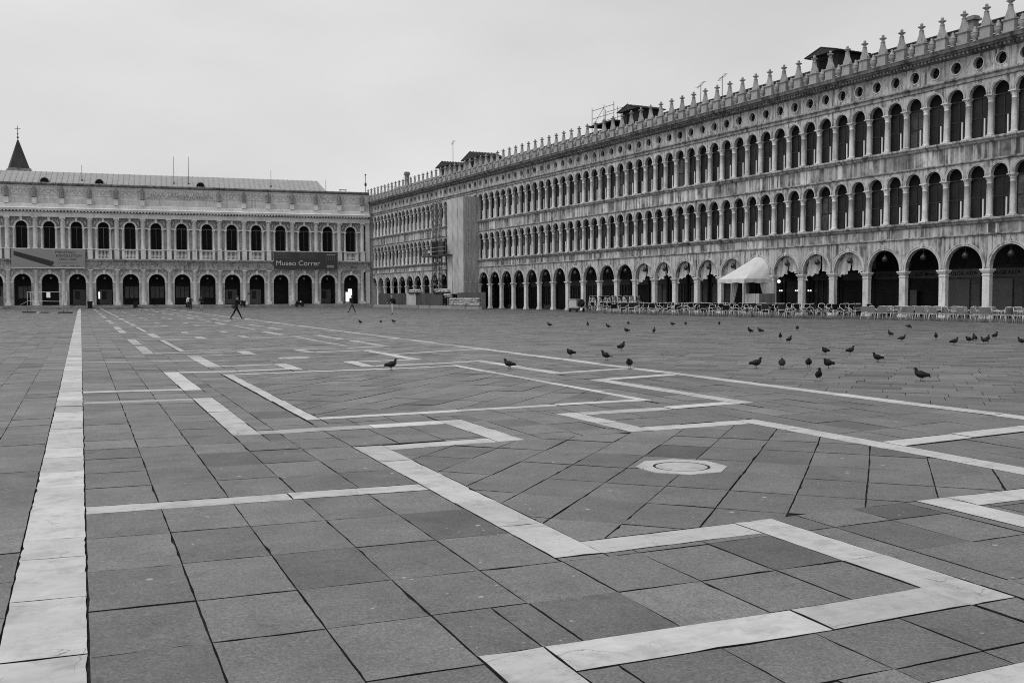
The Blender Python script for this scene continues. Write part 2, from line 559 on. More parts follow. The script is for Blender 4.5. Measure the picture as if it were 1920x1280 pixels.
PANELS = []
PER = 18.3
for m in range(-1, 9):
    yc = 7.88 + PER * m; yd = yc + PER / 2
    band(2.63, 2.96, yc - 2.47, yc + 2.47, 1.0); band(7.69, 8.02, yc - 2.47, yc + 2.47, 1.4)
    band(0, 2.63, yc - .10, yc + .18, 1.4); band(8.02, 11.10, yc - .05, yc + .27, 1.5)
    for s in (1, -1):
        def yb(x0, x1, a, b, blk=1.3):
            lo, hi = sorted((yc + s * a, yc + s * b)); band(x0, x1, lo, hi, blk)
        yb(2.96, 4.20, 2.15, 2.47); yb(4.20, 4.53, 2.15, 4.18); yb(1.91, 4.20, 3.85, 4.18); yb(1.59, 1.91, 3.85, 8.42, 1.1); yb(0, 1.59, 8.10, 8.42, 1.6)
        yb(6.25, 7.69, 2.15, 2.47); yb(5.93, 6.25, 2.15, 4.18); yb(6.25, 8.95, 3.85, 4.18); yb(8.95, 9.28, 3.85, 8.42, 1.2); yb(9.28, 11.10, 8.10, 8.42)
    band(2.67, 2.86, yd - 4.17, yd + 4.30, 1.5); band(7.88, 8.06, yd - 4.17, yd + 4.30, 1.7)
    band(2.86, 7.88, yd - 4.17, yd - 3.92, 1.5); band(2.86, 7.88, yd + 4.02, yd + 4.30, 1.7)
    PANELS.append((2.96, 7.69, yc - 2.15, yc + 2.15)); PANELS.append((2.86, 7.88, yd - 3.92, yd + 4.02))
band(-.38, 0, -3, 165, .85)
band(11.10, 11.43, -3, 150, 1.5)

def clip(poly, nx, ny, c):
    out = []
    for i in range(len(poly)):
        p, q = poly[i], poly[(i + 1) % len(poly)]
        dp = nx * p[0] + ny * p[1] - c; dq = nx * q[0] + ny * q[1] - c
        if dp >= 0: out.append(p)
        if (dp >= 0) != (dq >= 0):
            t = dp / (dp - dq); out.append((p[0] + t * (q[0] - p[0]), p[1] + t * (q[1] - p[1])))
    return out
def area(p): return abs(sum(p[i][0] * p[(i + 1) % len(p)][1] - p[(i + 1) % len(p)][0] * p[i][1] for i in range(len(p)))) / 2
def rect_sub(r, b):
    x0, x1, y0, y1 = r; a0, a1, b0, b1 = b
    if a0 >= x1 or a1 <= x0 or b0 >= y1 or b1 <= y0: return [r]
    out = []
    if a0 > x0: out.append((x0, a0, y0, y1))
    if a1 < x1: out.append((a1, x1, y0, y1))
    m0, m1 = max(x0, a0), min(x1, a1)
    if b0 > y0: out.append((m0, m1, y0, b0))
    if b1 < y1: out.append((m0, m1, b1, y1))
    return out
def tone():
    t = R.gauss(1, .115)
    if R.random() < .12: t *= R.uniform(.64, .82)
    return t

# field inside the two long strips: slabs square to the strips, in straight rows
OBST = BANDS + PANELS
y = -2.5; rows = []
FIX = [3.2, 3.93, 4.65, 5.33, 6.12, 6.96, 7.78, 8.06, 8.83, 9.60, 10.41, 11.1, 11.77, 12.44]
while y < 160:
    d = R.uniform(.72, .86)
    if y < 3.2 < y + d + .3: d = 3.2 - y
    if abs(y - 3.2) < .01:
        rows += list(zip(FIX, FIX[1:])); y = FIX[-1]; continue
    rows.append((y, y + d)); y += d
CW = 11.10 / 21
joff = {}
for (ya, yb_) in rows:
    near = [b for b in OBST if b[2] < yb_ + .3 and b[3] > ya - .3 and b[0] >= -.01 and b[1] < 11.2]
    for c in range(21):
        if yb_ > 6 and False: continue
        lo_ = joff.setdefault((c, round(ya, 3)), 0.0); hi_ = joff.setdefault((c, round(yb_, 3)), R.choice((0, 0, 0, R.uniform(-.05, .05))) if yb_ > 8.5 else 0.0)
        rs = [(c * CW, (c + 1) * CW, ya + lo_, yb_ + hi_)]
        for b in near:
            rs = [q for r in rs for q in rect_sub(r, b)]
        for r in rs:
            if r[1] - r[0] > .07 and r[3] - r[2] > .07:
                SLABS.append(([(r[0], r[2]), (r[1], r[2]), (r[1], r[3]), (r[0], r[3])], tone(), 1))
# diagonal panels
S2 = math.sqrt(.5)
def diag(p, q): return ((p - q) * S2, (p + q) * S2)
for (x0, x1, y0, y1) in PANELS:
    if y0 > 150: continue
    cs = [(x + y_) * S2 for x in (x0, x1) for y_ in (y0, y1)]; ds = [(y_ - x) * S2 for x in (x0, x1) for y_ in (y0, y1)]
    q = min(ds)
    prow = []
    p = min(cs) - R.random() * .5
    while p < max(cs): w = R.uniform(.68, .86); prow.append((p, p + w)); p += w
    while q < max(ds):
        jo = [R.choice((0, 0, R.uniform(-.05, .05))) for _ in range(len(prow) + 1)]
        for j_, (a, b) in enumerate(prow):
            a, b = a + jo[j_], b + jo[j_ + 1]
            poly = [diag(a, q), diag(b, q), diag(b, q + .535), diag(a, q + .535)]
            for nx, ny, c in ((1, 0, x0), (-1, 0, -x1), (0, 1, y0), (0, -1, -y1)):
                poly = clip(poly, nx, ny, c)
                if not poly: break
            if poly and area(poly) > .012: SLABS.append((poly, tone(), 1))
        q += .535
# left of the first strip: long courses with broken joints
for c in range(66):
    xa, xb = -.38 - .49 * (c + 1), -.38 - .49 * c
    y = -2 + R.random()
    while y < 168:
        d = R.uniform(.55, 1.05)
        if xb > -.22 * y - 5: SLABS.append(([(xa, y), (xb, y), (xb, y + d), (xa, y + d)], tone(), 0))
        y += d
# right of the second strip: running bond laid on the diagonal
p = 6.0
while p < 160:
    w = R.uniform(.50, .60)
    q = -45 + R.random()
    while q < 112:
        L = R.uniform(.62, .92)
        cx_, cy_ = diag(p + w / 2, q + L / 2)
        if cx_ > 10.9 and cx_ * NV.x + cy_ * NV.y < 57.2 and cy_ < 166 and cy_ > .5 and cx_ < 1.5 * cy_ + 8:
            poly = clip([diag(p, q), diag(p + w, q), diag(p + w, q + L), diag(p, q + L)], 1, 0, 11.43)
            if poly and area(poly) > .01: SLABS.append((poly, tone(), 0))
        q += L
    p += w

def ccw(p):
    a = sum(p[i][0] * p[(i + 1) % len(p)][1] - p[(i + 1) % len(p)][0] * p[i][1] for i in range(len(p)))
    return p if a > 0 else p[::-1]
def outline(poly, gx, gy, dist, rough):
    """inset a convex polygon by the joint width and roughen its edge"""
    poly = ccw(poly); n = len(poly); lines = []
    for i in range(n):
        (ax, ay), (bx, by) = poly[i], poly[(i + 1) % n]
        ex, ey = bx - ax, by - ay; L = math.hypot(ex, ey) or 1e-6
        nx, ny = -ey / L, ex / L
        gap = (gx * abs(nx) + gy * abs(ny)) * R.choice((R.uniform(.45, .8), R.uniform(.7, 1.3)))
        lines.append((nx, ny, nx * ax + ny * ay + gap))
    pts = []
    for i in range(n):
        a, b = lines[i - 1], lines[i]
        det = a[0] * b[1] - a[1] * b[0]
        if abs(det) < 1e-5: pts.append(poly[i]); continue
        pts.append(((a[2] * b[1] - a[1] * b[2]) / det, (a[0] * b[2] - a[2] * b[0]) / det))
    if rough and dist < 24:
        out = []
        per = 22 if dist < 10 else 14
        tot = sum(math.dist(pts[i], pts[(i + 1) % n]) for i in range(n))
        for i in range(n):
            a, b = pts[i], pts[(i + 1) % n]; L = math.dist(a, b); k = max(1, int(round(per * L / tot)))
            nx, ny = -(b[1] - a[1]) / (L or 1), (b[0] - a[0]) / (L or 1)
            out.append(a)
            for j in range(1, k):
                t = (j + R.uniform(-.25, .25)) / k; d = abs(R.gauss(0, rough))
                if R.random() < .05: d += R.uniform(.003, .011)
                out.append((a[0] + t * (b[0] - a[0]) + nx * d, a[1] + t * (b[1] - a[1]) + ny * d))
        pts = out
    return pts

def bil(p, r):
    x0, x1, y0, y1 = r
    u, v = (p[0] - x0) / (x1 - x0), (p[1] - y0) / (y1 - y0)
    a, b, c, d = (warp(*q)[1] for q in ((x0, y0), (x1, y0), (x0, y1), (x1, y1)))
    return p[0], (a * (1 - u) + b * u) * (1 - v) + (c * (1 - u) + d * u) * v
def split_rank(items):
    it = []
    for e in items:
        poly = e[0]
        wp = [bil(p, e[2]) for p in poly] if isinstance(e[2], tuple) else [warp(*p) for p in poly] if e[2] else poly
        cx_ = sum(p[0] for p in wp) / len(wp); cy_ = sum(p[1] for p in wp) / len(wp)
        d = math.hypot(cx_, cy_)
        vis = math.atan2(cx_, cy_)
        inview = cy_ > 3.1 and -.12 < vis < .92
        it.append(((area(wp) / max(d, 1) ** 3) if inview else 0, d, wp, e[1], e[2]))
    it.sort(key=lambda a: -a[0])
    return it
def lay(items, mat, single, bulk, base, gx, gy, rough, lift, nsing=300):
    big = split_rank(items)
    bv = []; bf = []; bt = []; bm_ = []
    for i, (imp, d, poly, tn, fld) in enumerate(big):
        if fld == 0: gx_, gy_ = gx * .62, gy * .8
        else: gx_, gy_ = gx, gy
        pts = outline(poly, gx_, gy_, d, rough)
        n = len(pts); z = lift + R.uniform(-.0025, .0025)
        sx, sy = R.gauss(0, .003), R.gauss(0, .003)
        cx_ = sum(p[0] for p in pts) / n; cy_ = sum(p[1] for p in pts) / n
        top = [(x, y_, z + (x - cx_) * sx + (y_ - cy_) * sy) for x, y_ in pts]
        bot = [(x, y_, -.02) for x, y_ in pts]
        fs = [list(range(n))] + [[k, n + k, n + (k + 1) % n, (k + 1) % n] for k in range(n)]
        if i < nsing:
            me = bpy.data.meshes.new(single)
            me.from_pydata([(a - cx_, b - cy_, c) for a, b, c in top + bot], [], fs)
            at = me.attributes.new('tone', 'FLOAT', 'POINT'); at.data.foreach_set('value', [tn * base] * (2 * n))
            me.materials.append(MATS[mat]); me.materials.append(MATS['joint']); me.polygons.foreach_set('material_index', [0] + [1] * n); me.update()
            put(single, me, pavement, (cx_, cy_, 0))
        else:
            o = len(bv); bv += top + bot; bf += [[o + k for k in f] for f in fs]; bt += [tn * base] * (2 * n); bm_ += [0] + [1] * n
    me = bpy.data.meshes.new(bulk); me.from_pydata(bv, [], bf)
    at = me.attributes.new('tone', 'FLOAT', 'POINT'); at.data.foreach_set('value', bt)
    me.materials.append(MATS[mat]); me.materials.append(MATS['joint']); me.polygons.foreach_set('material_index', bm_); me.update()
    tag(put(bulk, me, pavement), kind='stuff')
lay(SLABS, 'trachyte', 'paving_slab', 'paving_slab_field', .142, .0042, .0040, .0024, 0.0)
lay([(p, R.gauss(1, .09) * (1 if p[0][1] < 26 or p[0][0] < 0 else .80), 1) for p in MARBLE], 'istrian', 'marble_slab', 'marble_slab_field', .50, .0045, .0045, .0040, .0012)

# octagonal well covers in the middle of the square panels
def octagon(r, rot=math.pi / 8): return [(r * math.cos(rot + i * math.pi / 4), r * math.sin(rot + i * math.pi / 4)) for i in range(8)]
for m, lab in ((0, 'round stone lid in octagonal pale collar on the nearest pavement panel'), (1, 'distant octagonal drain cover in the second pavement panel')):
    wx, wy = warp(5.14, 7.80 + PER * m)
    t = tag(empty('drain_cover', (wx, wy, 0)), lab, 'drain cover', 'drain covers in the pavement')
    b = MB(); o8 = octagon(.43); n = 32
    ring = [(.268 * math.cos(2 * math.pi * i / n), .268 * math.sin(2 * math.pi * i / n)) for i in range(n)]
    o8s = []
    for i in range(n):
        a = 2 * math.pi * i / n; k = (a - math.pi / 8) % (math.pi / 4) - math.pi / 8
        rr = .43 * math.cos(math.pi / 8) / math.cos(k); o8s.append((rr * math.cos(a), rr * math.sin(a)))
    b.add([(x, y_, .007) for x, y_ in ring] + [(x, y_, .007) for x, y_ in o8s] + [(x, y_, -.02) for x, y_ in ring] + [(x, y_, -.02) for x, y_ in o8s],
          [f for i in range(n) for f in ([i, n + i, n + (i + 1) % n, (i + 1) % n], [n + i, 3 * n + i, 3 * n + (i + 1) % n, n + (i + 1) % n], [i, (i + 1) % n, 2 * n + (i + 1) % n, 2 * n + i])])
    me = b.mesh('collar', 'istrian'); at = me.attributes.new('tone', 'FLOAT', 'POINT'); at.data.foreach_set('value', [.46] * len(me.vertices))
    put('collar', me, t)
    MB().lathe([(.266, -.02), (.266, .0042)], 32, smooth=False).obj('rim_gap', 'joint', t)
    b = MB(); b.lathe([(.242, .0045), (.242, .0052), (.236, .0066), (.03, .0078)], 32, smooth=False)
    me = b.mesh('lid', 'istrian'); at = me.attributes.new('tone', 'FLOAT', 'POINT'); at.data.foreach_set('value', [.42] * len(me.vertices))
    put('lid', me, t)

# ================================================================ LONG ARCADED WING (right)
BAY = 3.367; HB = BAY / 2; S0 = 43.53; K0, K1 = -4, 36
def sx(k): return -(S0 + BAY * k)                      # local x of pillar k
WX0, WX1 = sx(K1) - .35, sx(K0) + .35
wing_rz = math.atan2(-DB.y, -DB.x)
wing = empty('arcaded_building', (NV.x * 56.5, NV.y * 56.5, 0), wing_rz)
tag(wing, 'long three-storey stained stone palace with rows of round arches and spiky merlons', 'building')
def wing_pt(s, perp, z=0):                             # place something by distance along the wing and from the camera line
    return Vector((DB.x * s + NV.x * perp, DB.y * s + NV.y * perp, z))

# --- ground floor
RA = 1.425
m_wall = MB().arch_plate(-HB * 2 + HB, HB, 3.30, 5.46, 0, RA, 3.42, 0, .32, 18).mesh('arcade_wall', 'stone')
m_ring = MB(); m_ring.arch_ring(0, 3.42, RA - .004, RA + .12, -.035, .02, 20, 3.30); m_ring.arch_ring(0, 3.42, RA + .12, RA + .20, -.065, .02, 20)
m_ring.prism_xz([(-.10, 4.83), (.10, 4.83), (.14, 5.13), (-.14, 5.13)], -.10, .02)
m_ring = m_ring.mesh('archivolt', 'stone_arch')
p = MB(); p.box(-.33, .33, -.09, .37, 0, .22); p.box(-.30, .30, -.06, .34, .22, .36); p.box(-.26, .26, -.02, .30, .36, 2.86)
p.box(-.29, .29, -.05, .33, 2.86, 2.93); p.box(-.262, .262, -.022, .302, 2.93, 3.06); p.box(-.31, .31, -.07, .35, 3.06, 3.13); p.box(-.35, .35, -.11, .39, 3.13, 3.21); p.box(-.39, .39, -.15, .43, 3.21, 3.30)
m_pillar = p.mesh('pillar', 'column')
for k in range(K0, K1 + 1): put('pillar', m_pillar, wing, (sx(k), 0, 0))
for k in range(K0, K1):
    x = sx(k + .5)
    w = put('arcade_wall', m_wall, wing, (x, 0, 0))
    put('archivolt', m_ring, w)

# --- long courses
def course(name, prof, mat, kind=None):
    o = MB().course(prof, WX0, WX1).obj(name, mat, wing)
    if kind: o['kind'] = kind
    return o
def frieze(z0, z1):
    MB().box(WX0, WX1, .03, .45, z0 - .02, z1 + .02).obj('frieze_core', 'stone_ledge', wing)
    x = WX0; n = 146; wid = (WX1 - WX0) / n
    cuts = [WX0] + [WX0 + (i + R.uniform(-.3, .3)) * wid for i in range(1, n)] + [WX1]
    for a, b_ in zip(cuts, cuts[1:]):
        w = (b_ - a) / 2
        MB().box(-w + .006, w - .006, R.uniform(-.012, .0), .06, z0, z1).obj('frieze_panel', 'stone_frieze', wing, ((a + b_) / 2, 0, 0))
course('string_course', [(-.03, 5.46), (-.10, 5.50), (-.10, 5.56), (-.02, 5.60), (.45, 5.60), (.45, 5.46)], 'stone_ledge')
frieze(5.60, 6.22)
course('sill', [(-.04, 6.22), (-.14, 6.30), (-.16, 6.38), (-.27, 6.46), (-.27, 6.55), (-.23, 6.59), (.70, 6.59), (.70, 6.22)], 'stone_ledge')
course('string_course', [(-.02, 10.22), (-.10, 10.27), (-.10, 10.34), (-.01, 10.38), (.45, 10.38), (.45, 10.22)], 'stone_ledge')
frieze(10.38, 11.38)
course('sill', [(-.03, 11.38), (-.14, 11.46), (-.16, 11.54), (-.27, 11.62), (-.27, 11.71), (-.23, 11.75), (.70, 11.75), (.70, 11.38)], 'stone')
course('architrave', [(-.02, 15.46), (-.08, 15.50), (-.08, 15.60), (-.04, 15.62), (-.04, 15.72), (-.14, 15.80), (-.14, 15.88), (-.02, 15.96), (.45, 15.96), (.45, 15.46)], 'stone_ledge')
course('cornice', [(-.03, 17.20), (-.20, 17.26), (-.22, 17.40), (-.50, 17.46), (-.52, 17.55), (-.66, 17.60), (-.70, 17.76), (-.74, 17.84), (-.60, 17.90), (1.2, 17.90), (1.2, 17.20)], 'cornice')
b = MB(); x = WX0 + .1
while x < WX1 - .1:
    b.box(x, x + .15, -.40, -.205, 17.30, 17.455); x += .30
tag(b.obj('dentil_course', 'stone_ledge', wing), kind='stuff')

# --- two upper floors, one round-headed window per half bay
RW = .625
def upper(zb, zc, ztop):
    ms = zc + .13
    wall = MB().arch_plate(-HB / 2 * 1, HB / 2, zc, ztop, 0, RW, ms, .0, .30, 14).mesh('window_arch_wall', 'stone')
    ring = MB(); ring.arch_ring(0, ms, RW - .003, RW + .07, -.03, .02, 16, zc); ring.arch_ring(0, ms, RW + .07, RW + .125, -.055, .02, 16)
    ring = ring.mesh('archivolt', 'stone_arch')
    c = MB()
    c.box(-.25, .25, -.05, .43, zb, zb + .10)
    c.lathe([(.235, zb + .10), (.24, zb + .15), (.21, zb + .19), (.20, zb + .22), (.195, zb + .26), (.185, zb + 1.2), (.168, zc - .50), (.185, zc - .49), (.185, zc - .45), (.165, zc - .44), (.175, zc - .30), (.215, zc - .22), (.19, zc - .20), (.225, zc - .10), (.25, zc - .07)], 14, (0, .19))
    c.box(-.27, .27, -.09, .45, zc - .07, zc)
    for a in range(8):
        an = a * math.pi / 4 + math.pi / 8
        c.ball((.225 * math.cos(an), .19 + .225 * math.sin(an), zc - .13), .05, 6, 4)
    column = c.mesh('column', 'column')
    pier = MB().box(-.15, .15, .30, .62, zb, zc).mesh('window_pier', 'stone_arch')
    f = MB(); hw = HB / 2 - .15
    zt = zc + .02
    f.box(-hw, -hw + .06, .36, .44, zb, zt); f.box(hw - .06, hw, .36, .44, zb, zt); f.box(-.035, .035, .365, .435, zb, zt)
    f.box(-hw + .06, hw - .06, .345, .44, zt - .10, zt + .02); f.box(-hw + .06, -.035, .37, .43, zb + 1.30, zb + 1.38); f.box(.035, hw - .06, .37, .43, zb + 1.30, zb + 1.38)
    f.box(-hw + .06, hw - .06, .37, .435, zb, zb + .08)
    frame = f.mesh('window_frame', 'dark_wood')
    pane = MB().box(-hw + .02, hw - .02, .40, .41, zb + .05, zt - .03).mesh('pane', 'dark_glass')
    pane2 = MB().box(-hw + .02, hw - .02, .40, .41, zb + .05, zt - .03).mesh('pane', 'curtain_glass')
    lun = MB().box(-hw - .14, hw + .14, .31, .35, zt + .03, zt + RW + .2).mesh('lunette', 'oculus_dark')
    post = MB().box(-.035, .035, -.02, .05, zb, zb + 1.22); post.box(-.05, .05, -.035, .065, zb, zb + .05)
    post = post.mesh('sill_post', 'white_post')
    for k in range(2 * K0, 2 * K1):
        xc = sx(k / 2 + .25); xp = sx(k / 2)
        w = put('window_arch_wall', wall, wing, (xc, 0, 0)); put('archivolt', ring, w)
        put('column', column, wing, (xp, 0, 0)); put('window_pier', pier, wing, (xp, 0, 0))
        wn = put('window', frame, wing, (xc, 0, 0))
        put('pane', pane if R.random() < .6 else pane2, wn); put('lunette', lun, wn)
        if R.random() < .94: put('sill_post', post, wing, (xp - .335, .03, 0))
    put('column', column, wing, (sx(K1), 0, 0)); put('window_pier', pier, wing, (sx(K1), 0, 0))
upper(6.59, 9.24, 10.22)
upper(11.75, 14.43, 15.46)

# --- frieze with round windows
oc = MB().round_hole(-HB / 2, HB / 2, 15.96, 17.20, 0, 16.58, .385, 0, .30, 28).mesh('oculus_wall', 'stone')
ring = MB()
n = 28
for (ra, rb, yy) in ((.38, .45, -.03),):
    vs = []
    for i in range(n):
        a = 2 * math.pi * i / n; c_, s_ = math.cos(a), math.sin(a)
        vs += [(ra * c_, yy, 16.58 + ra * s_), (rb * c_, yy, 16.58 + rb * s_), (rb * c_, .01, 16.58 + rb * s_), (ra * c_, .01, 16.58 + ra * s_)]
    ring.add(vs, [f for i in range(n) for f in ([4 * i, 4 * ((i + 1) % n), 4 * ((i + 1) % n) + 1, 4 * i + 1], [4 * i + 1, 4 * ((i + 1) % n) + 1, 4 * ((i + 1) % n) + 2, 4 * i + 2])])
ring = ring.mesh('oculus_rim', 'stone_arch')
opane = MB(); opane.box(-.42, .42, .28, .29, 16.15, 17.0); opane.cur = 1; opane.box(-.02, .02, .24, .275, 16.2, 16.95); opane.box(-.36, -.02, .245, .27, 16.54, 16.58); opane.box(.02, .36, .245, .27, 16.54, 16.58)
opane = opane.mesh('oculus_window', ['oculus_dark', 'dark_wood'])
for k in range(2 * K0, 2 * K1):
    w = put('oculus_wall', oc, wing, (sx(k / 2 + .25), 0, 0)); put('oculus_rim', ring, w); put('oculus_window', opane, w)

# --- merlons and urns on the cornice
p = MB()
p.box(-.42, .42, -.60, -.14, 17.90, 17.98); p.box(-.37, .37, -.54, -.20, 17.98, 18.60); p.box(-.40, .40, -.57, -.17, 18.60, 18.65); p.box(-.46, .46, -.63, -.11, 18.65, 18.75)
half = [(.31, 18.75), (.33, 18.83), (.31, 18.93), (.245, 19.06), (.175, 19.20), (.125, 19.36), (.10, 19.55)]
poly = [(-x_, z_) for x_, z_ in half] + [(x_, z_) for x_, z_ in reversed(half)]
p.prism_xz(poly[::-1], -.49, -.25)
p.lathe([(.13, 19.55), (.16, 19.57), (.16, 19.61), (.10, 19.63), (.10, 19.70), (.15, 19.76), (.25, 19.82), (.26, 19.86), (.11, 19.88), (.06, 19.91)], 12, (0, -.37))
p.ball((0, -.37, 20.0), .11, 10, 6)
m_merlon = p.mesh('merlon', 'merlon')
u = MB().lathe([(.16, 17.90), (.17, 17.96), (.10, 18.00), (.10, 18.05), (.22, 18.20), (.25, 18.36), (.24, 18.42), (.27, 18.45), (.27, 18.50), (.13, 18.55), (.15, 18.66), (.07, 18.72), (.10, 18.80), (.03, 18.88)], 12, (0, -.37))
m_urn = u.mesh('urn', 'merlon')
for k in range(2 * K0, 2 * K1 + 1):
    put('merlon', m_merlon, wing, (sx(k / 2) + R.gauss(0, .012), 0, R.gauss(0, .008)))
    if k < 2 * K1: put('urn', m_urn, wing, (sx(k / 2 + .25), 0, 0))

# --- roof behind the merlons, gable end and body of the building
b = MB(); b.course([(.9, 17.905), (4.6, 20.35), (8.5, 17.905)], WX0, WX1); b.obj('roof', 'roof_tile', wing)
b = MB(); x = WX0
while x < WX1:
    sl = (20.35 - 17.905) / 3.7
    b.tube([(x, 1.0, 18.02), (x, 4.6, 18.02 + 3.6 * sl)], .06, 5); x += .42
tag(b.obj('roof_tile_ridges', 'roof_tile', wing), kind='stuff')
b = MB(); b.tube([(WX0, .95, 18.48), (WX1, .95, 18.48)], .035, 6); b.obj('gutter_rail', 'gutter_glint', wing)
b = MB(); b.tube([(WX0, 4.5, 20.42), (WX1, 4.5, 20.42)], .09, 6); b.obj('ridge', 'roof_tile', wing)
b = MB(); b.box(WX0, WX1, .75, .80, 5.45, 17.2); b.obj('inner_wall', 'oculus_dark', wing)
b = MB(); b.box(WX1 - .02, WX1 + .35, .46, 8.5, 0, 17.9); b.obj('end_wall', 'stone', wing)
b = MB(); b.box(WX0 - .35, WX0 + .02, .46, 8.5, 0, 17.9); b.obj('end_wall', 'shop_dark', wing)

# --- inside the arcade: floor, ceiling, back wall and one shopfront per bay
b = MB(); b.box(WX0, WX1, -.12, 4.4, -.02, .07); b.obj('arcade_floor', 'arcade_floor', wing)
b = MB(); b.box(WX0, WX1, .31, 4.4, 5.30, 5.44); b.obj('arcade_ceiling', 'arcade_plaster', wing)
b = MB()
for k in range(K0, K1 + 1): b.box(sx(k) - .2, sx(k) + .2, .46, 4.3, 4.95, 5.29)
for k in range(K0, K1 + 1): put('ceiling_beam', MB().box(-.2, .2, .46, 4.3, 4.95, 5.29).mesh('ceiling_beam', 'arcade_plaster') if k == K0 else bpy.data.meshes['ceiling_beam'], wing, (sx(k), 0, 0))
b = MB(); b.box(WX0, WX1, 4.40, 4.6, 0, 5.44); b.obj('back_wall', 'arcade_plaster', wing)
def shop(kind):
    hw = 1.36
    f = MB()
    f.box(-hw - .22, -hw, 4.22, 4.40, .07, 3.5); f.box(hw, hw + .22, 4.22, 4.40, .07, 3.5); f.box(-hw - .24, hw + .24, 4.18, 4.40, 3.5, 3.66)
    f.box(-hw, hw, 4.33, 4.40, 3.66, 4.9)
    f.box(-.04, .04, 4.28, 4.33, 3.66, 4.9)
    frame = f.mesh('shopfront', 'shop_dark')
    sg = MB().box(-hw, hw, 4.24, 4.32, 2.86, 3.46).mesh('sign_board', ('shop_sign', 'shop_mid', 'shop_sign', 'shop_dark')[kind])
    pieces = []
    if kind == 0:          # roller shutter of slats
        q = MB()
        for i in range(24): q.prism_xz([(-hw, .08 + i * .115), (hw, .08 + i * .115), (hw, .185 + i * .115), (-hw, .185 + i * .115)], 4.27 + .012 * (i % 2), 4.36)
        pieces = [('roller_shutter', q.mesh('roller_shutter', 'shop_dark'))]
    elif kind == 1:        # boarded window and door
        pieces = [('window_board', MB().box(-hw + .05, .45, 4.27, 4.34, .15, 2.72).mesh('window_board', 'shop_panel')),
                  ('shop_door', MB().box(.60, hw - .06, 4.29, 4.36, .08, 2.35).box(.66, hw - .12, 4.27, 4.29, .3, 2.2).mesh('shop_door', 'shop_mid'))]
    elif kind == 2:        # dark glazing with posts
        q = MB()
        for xx in (-.9, -.3, .3, .9): q.box(xx - .03, xx + .03, 4.25, 4.31, .08, 2.82)
        q.box(-hw, hw, 4.26, 4.33, .08, .55)
        pieces = [('glazing_bars', q.mesh('glazing_bars', 'shop_mid')), ('shop_glass', MB().box(-hw, hw, 4.32, 4.34, .55, 2.84).mesh('shop_glass', 'dark_glass'))]
    else:
        pieces = [('shop_glass', MB().box(-hw, hw, 4.32, 4.34, .1, 2.84).mesh('shop_glass', 'dark_glass'))]
    return frame, sg, pieces
SH = [shop(i) for i in range(4)]
order = {0: 1, 1: 1, 2: 0, 3: 0, 4: 0, 5: 2, -1: 1, -2: 1, 8: 0, 9: 1, 10: 1, 11: 2, 12: 1}
# the bays are seen slantwise, so a shop stands about a bay further along than the arch that shows it
for k in range(K0, K1):
    kind = order.get(k, R.choice((0, 2, 3, 3)))
    fr, sg, ps = SH[kind]
    o = put('shopfront', fr, wing, (sx(k + .5), 0, 0))
    put('sign_board', sg, o)
    for nm, me in ps: put(nm, me, o)
def sign(k, body, size, mat, shear=0, width=2.2):
    put_text(body, size, mat, wing, (sx(k + .5) - width / 2, 4.232, 3.04), 'LEFT', shear, width, bold=.004)
sign(0, 'OLGA ASTA', .34, 'letter_dark'); sign(1, 'OLGA ASTA', .34, 'letter_dark'); sign(-1, 'OLGA ASTA', .34, 'letter_dark')
sign(2, 'A.D. Mone', .36, 'letter_dark', .35, 1.9); sign(3, 'ROSSELLI', .32, 'letter_dark')
# notice board leaning between shops
b = MB(); b.box(-.30, .30, 3.9, 3.96, .07, 2.0); b.obj('notice_board', 'shop_mid', wing, (sx(2.72), 0, 0))

# --- hanging globes, one under the crown of each arch
gm = MB().ball((0, 0, 0), .21, 14, 8); gm.cur = 1; gm.tube([(0, 0, .19), (0, 0, .66)], .014, 5); gm.lathe([(.10, .18), (.11, .20), (.05, .25)], 10)
gm = gm.mesh('globe_lantern', ['globe', 'steel'])
WORDS = 'first second third fourth fifth sixth seventh eighth ninth tenth eleventh twelfth thirteenth fourteenth fifteenth sixteenth seventeenth eighteenth nineteenth'.split()
def ordinal(n):
    if n < 20: return WORDS[n - 1]
    t_, u_ = divmod(n, 10); base = {2: 'twenty', 3: 'thirty'}[t_]
    return {2: 'twentieth', 3: 'thirtieth'}[t_] if u_ == 0 else base + '-' + WORDS[u_ - 1]
for k in range(-1, K1):
    o = put('globe_lantern', gm, None, wing_pt(S0 + BAY * (k + .5), 56.5 + .12, 4.20), wing_rz)
    tag(o, 'dark glass globe lantern hanging under the %s arcade arch from the right edge' % ordinal(k + 2), 'lantern', 'globe lanterns hung under the arcade arches')
# bright wall lamps of the cafe
for s, z, big in ((67.3, 2.86, 1), (67.05, 2.05, 0), (65.07, 2.04, 0), (63.55, 2.03, 0)):
    t = empty('wall_lamp', wing_pt(s, 60.5, z), wing_rz)
    tag(t, ('large lit round lamp shining beside the tent at the café' if big else 'lit twin wall lamp on the café front behind the arcade'), 'lamp', None if big else 'lit wall lamps of the café')
    if big: MB().ball((0, 0, 0), .15, 12, 8).obj('glass_globe', 'lamp_glow', t); MB().box(-.03, .03, .1, .4, .12, .18).obj('bracket', 'steel', t)
    else:
        for d in (-.13, .13): MB().ball((d, 0, 0), .07, 10, 6).obj('glass_globe', 'lamp_glow', t)
        MB().box(-.16, .16, .06, .20, -.16, -.10).obj('bracket', 'steel', t)

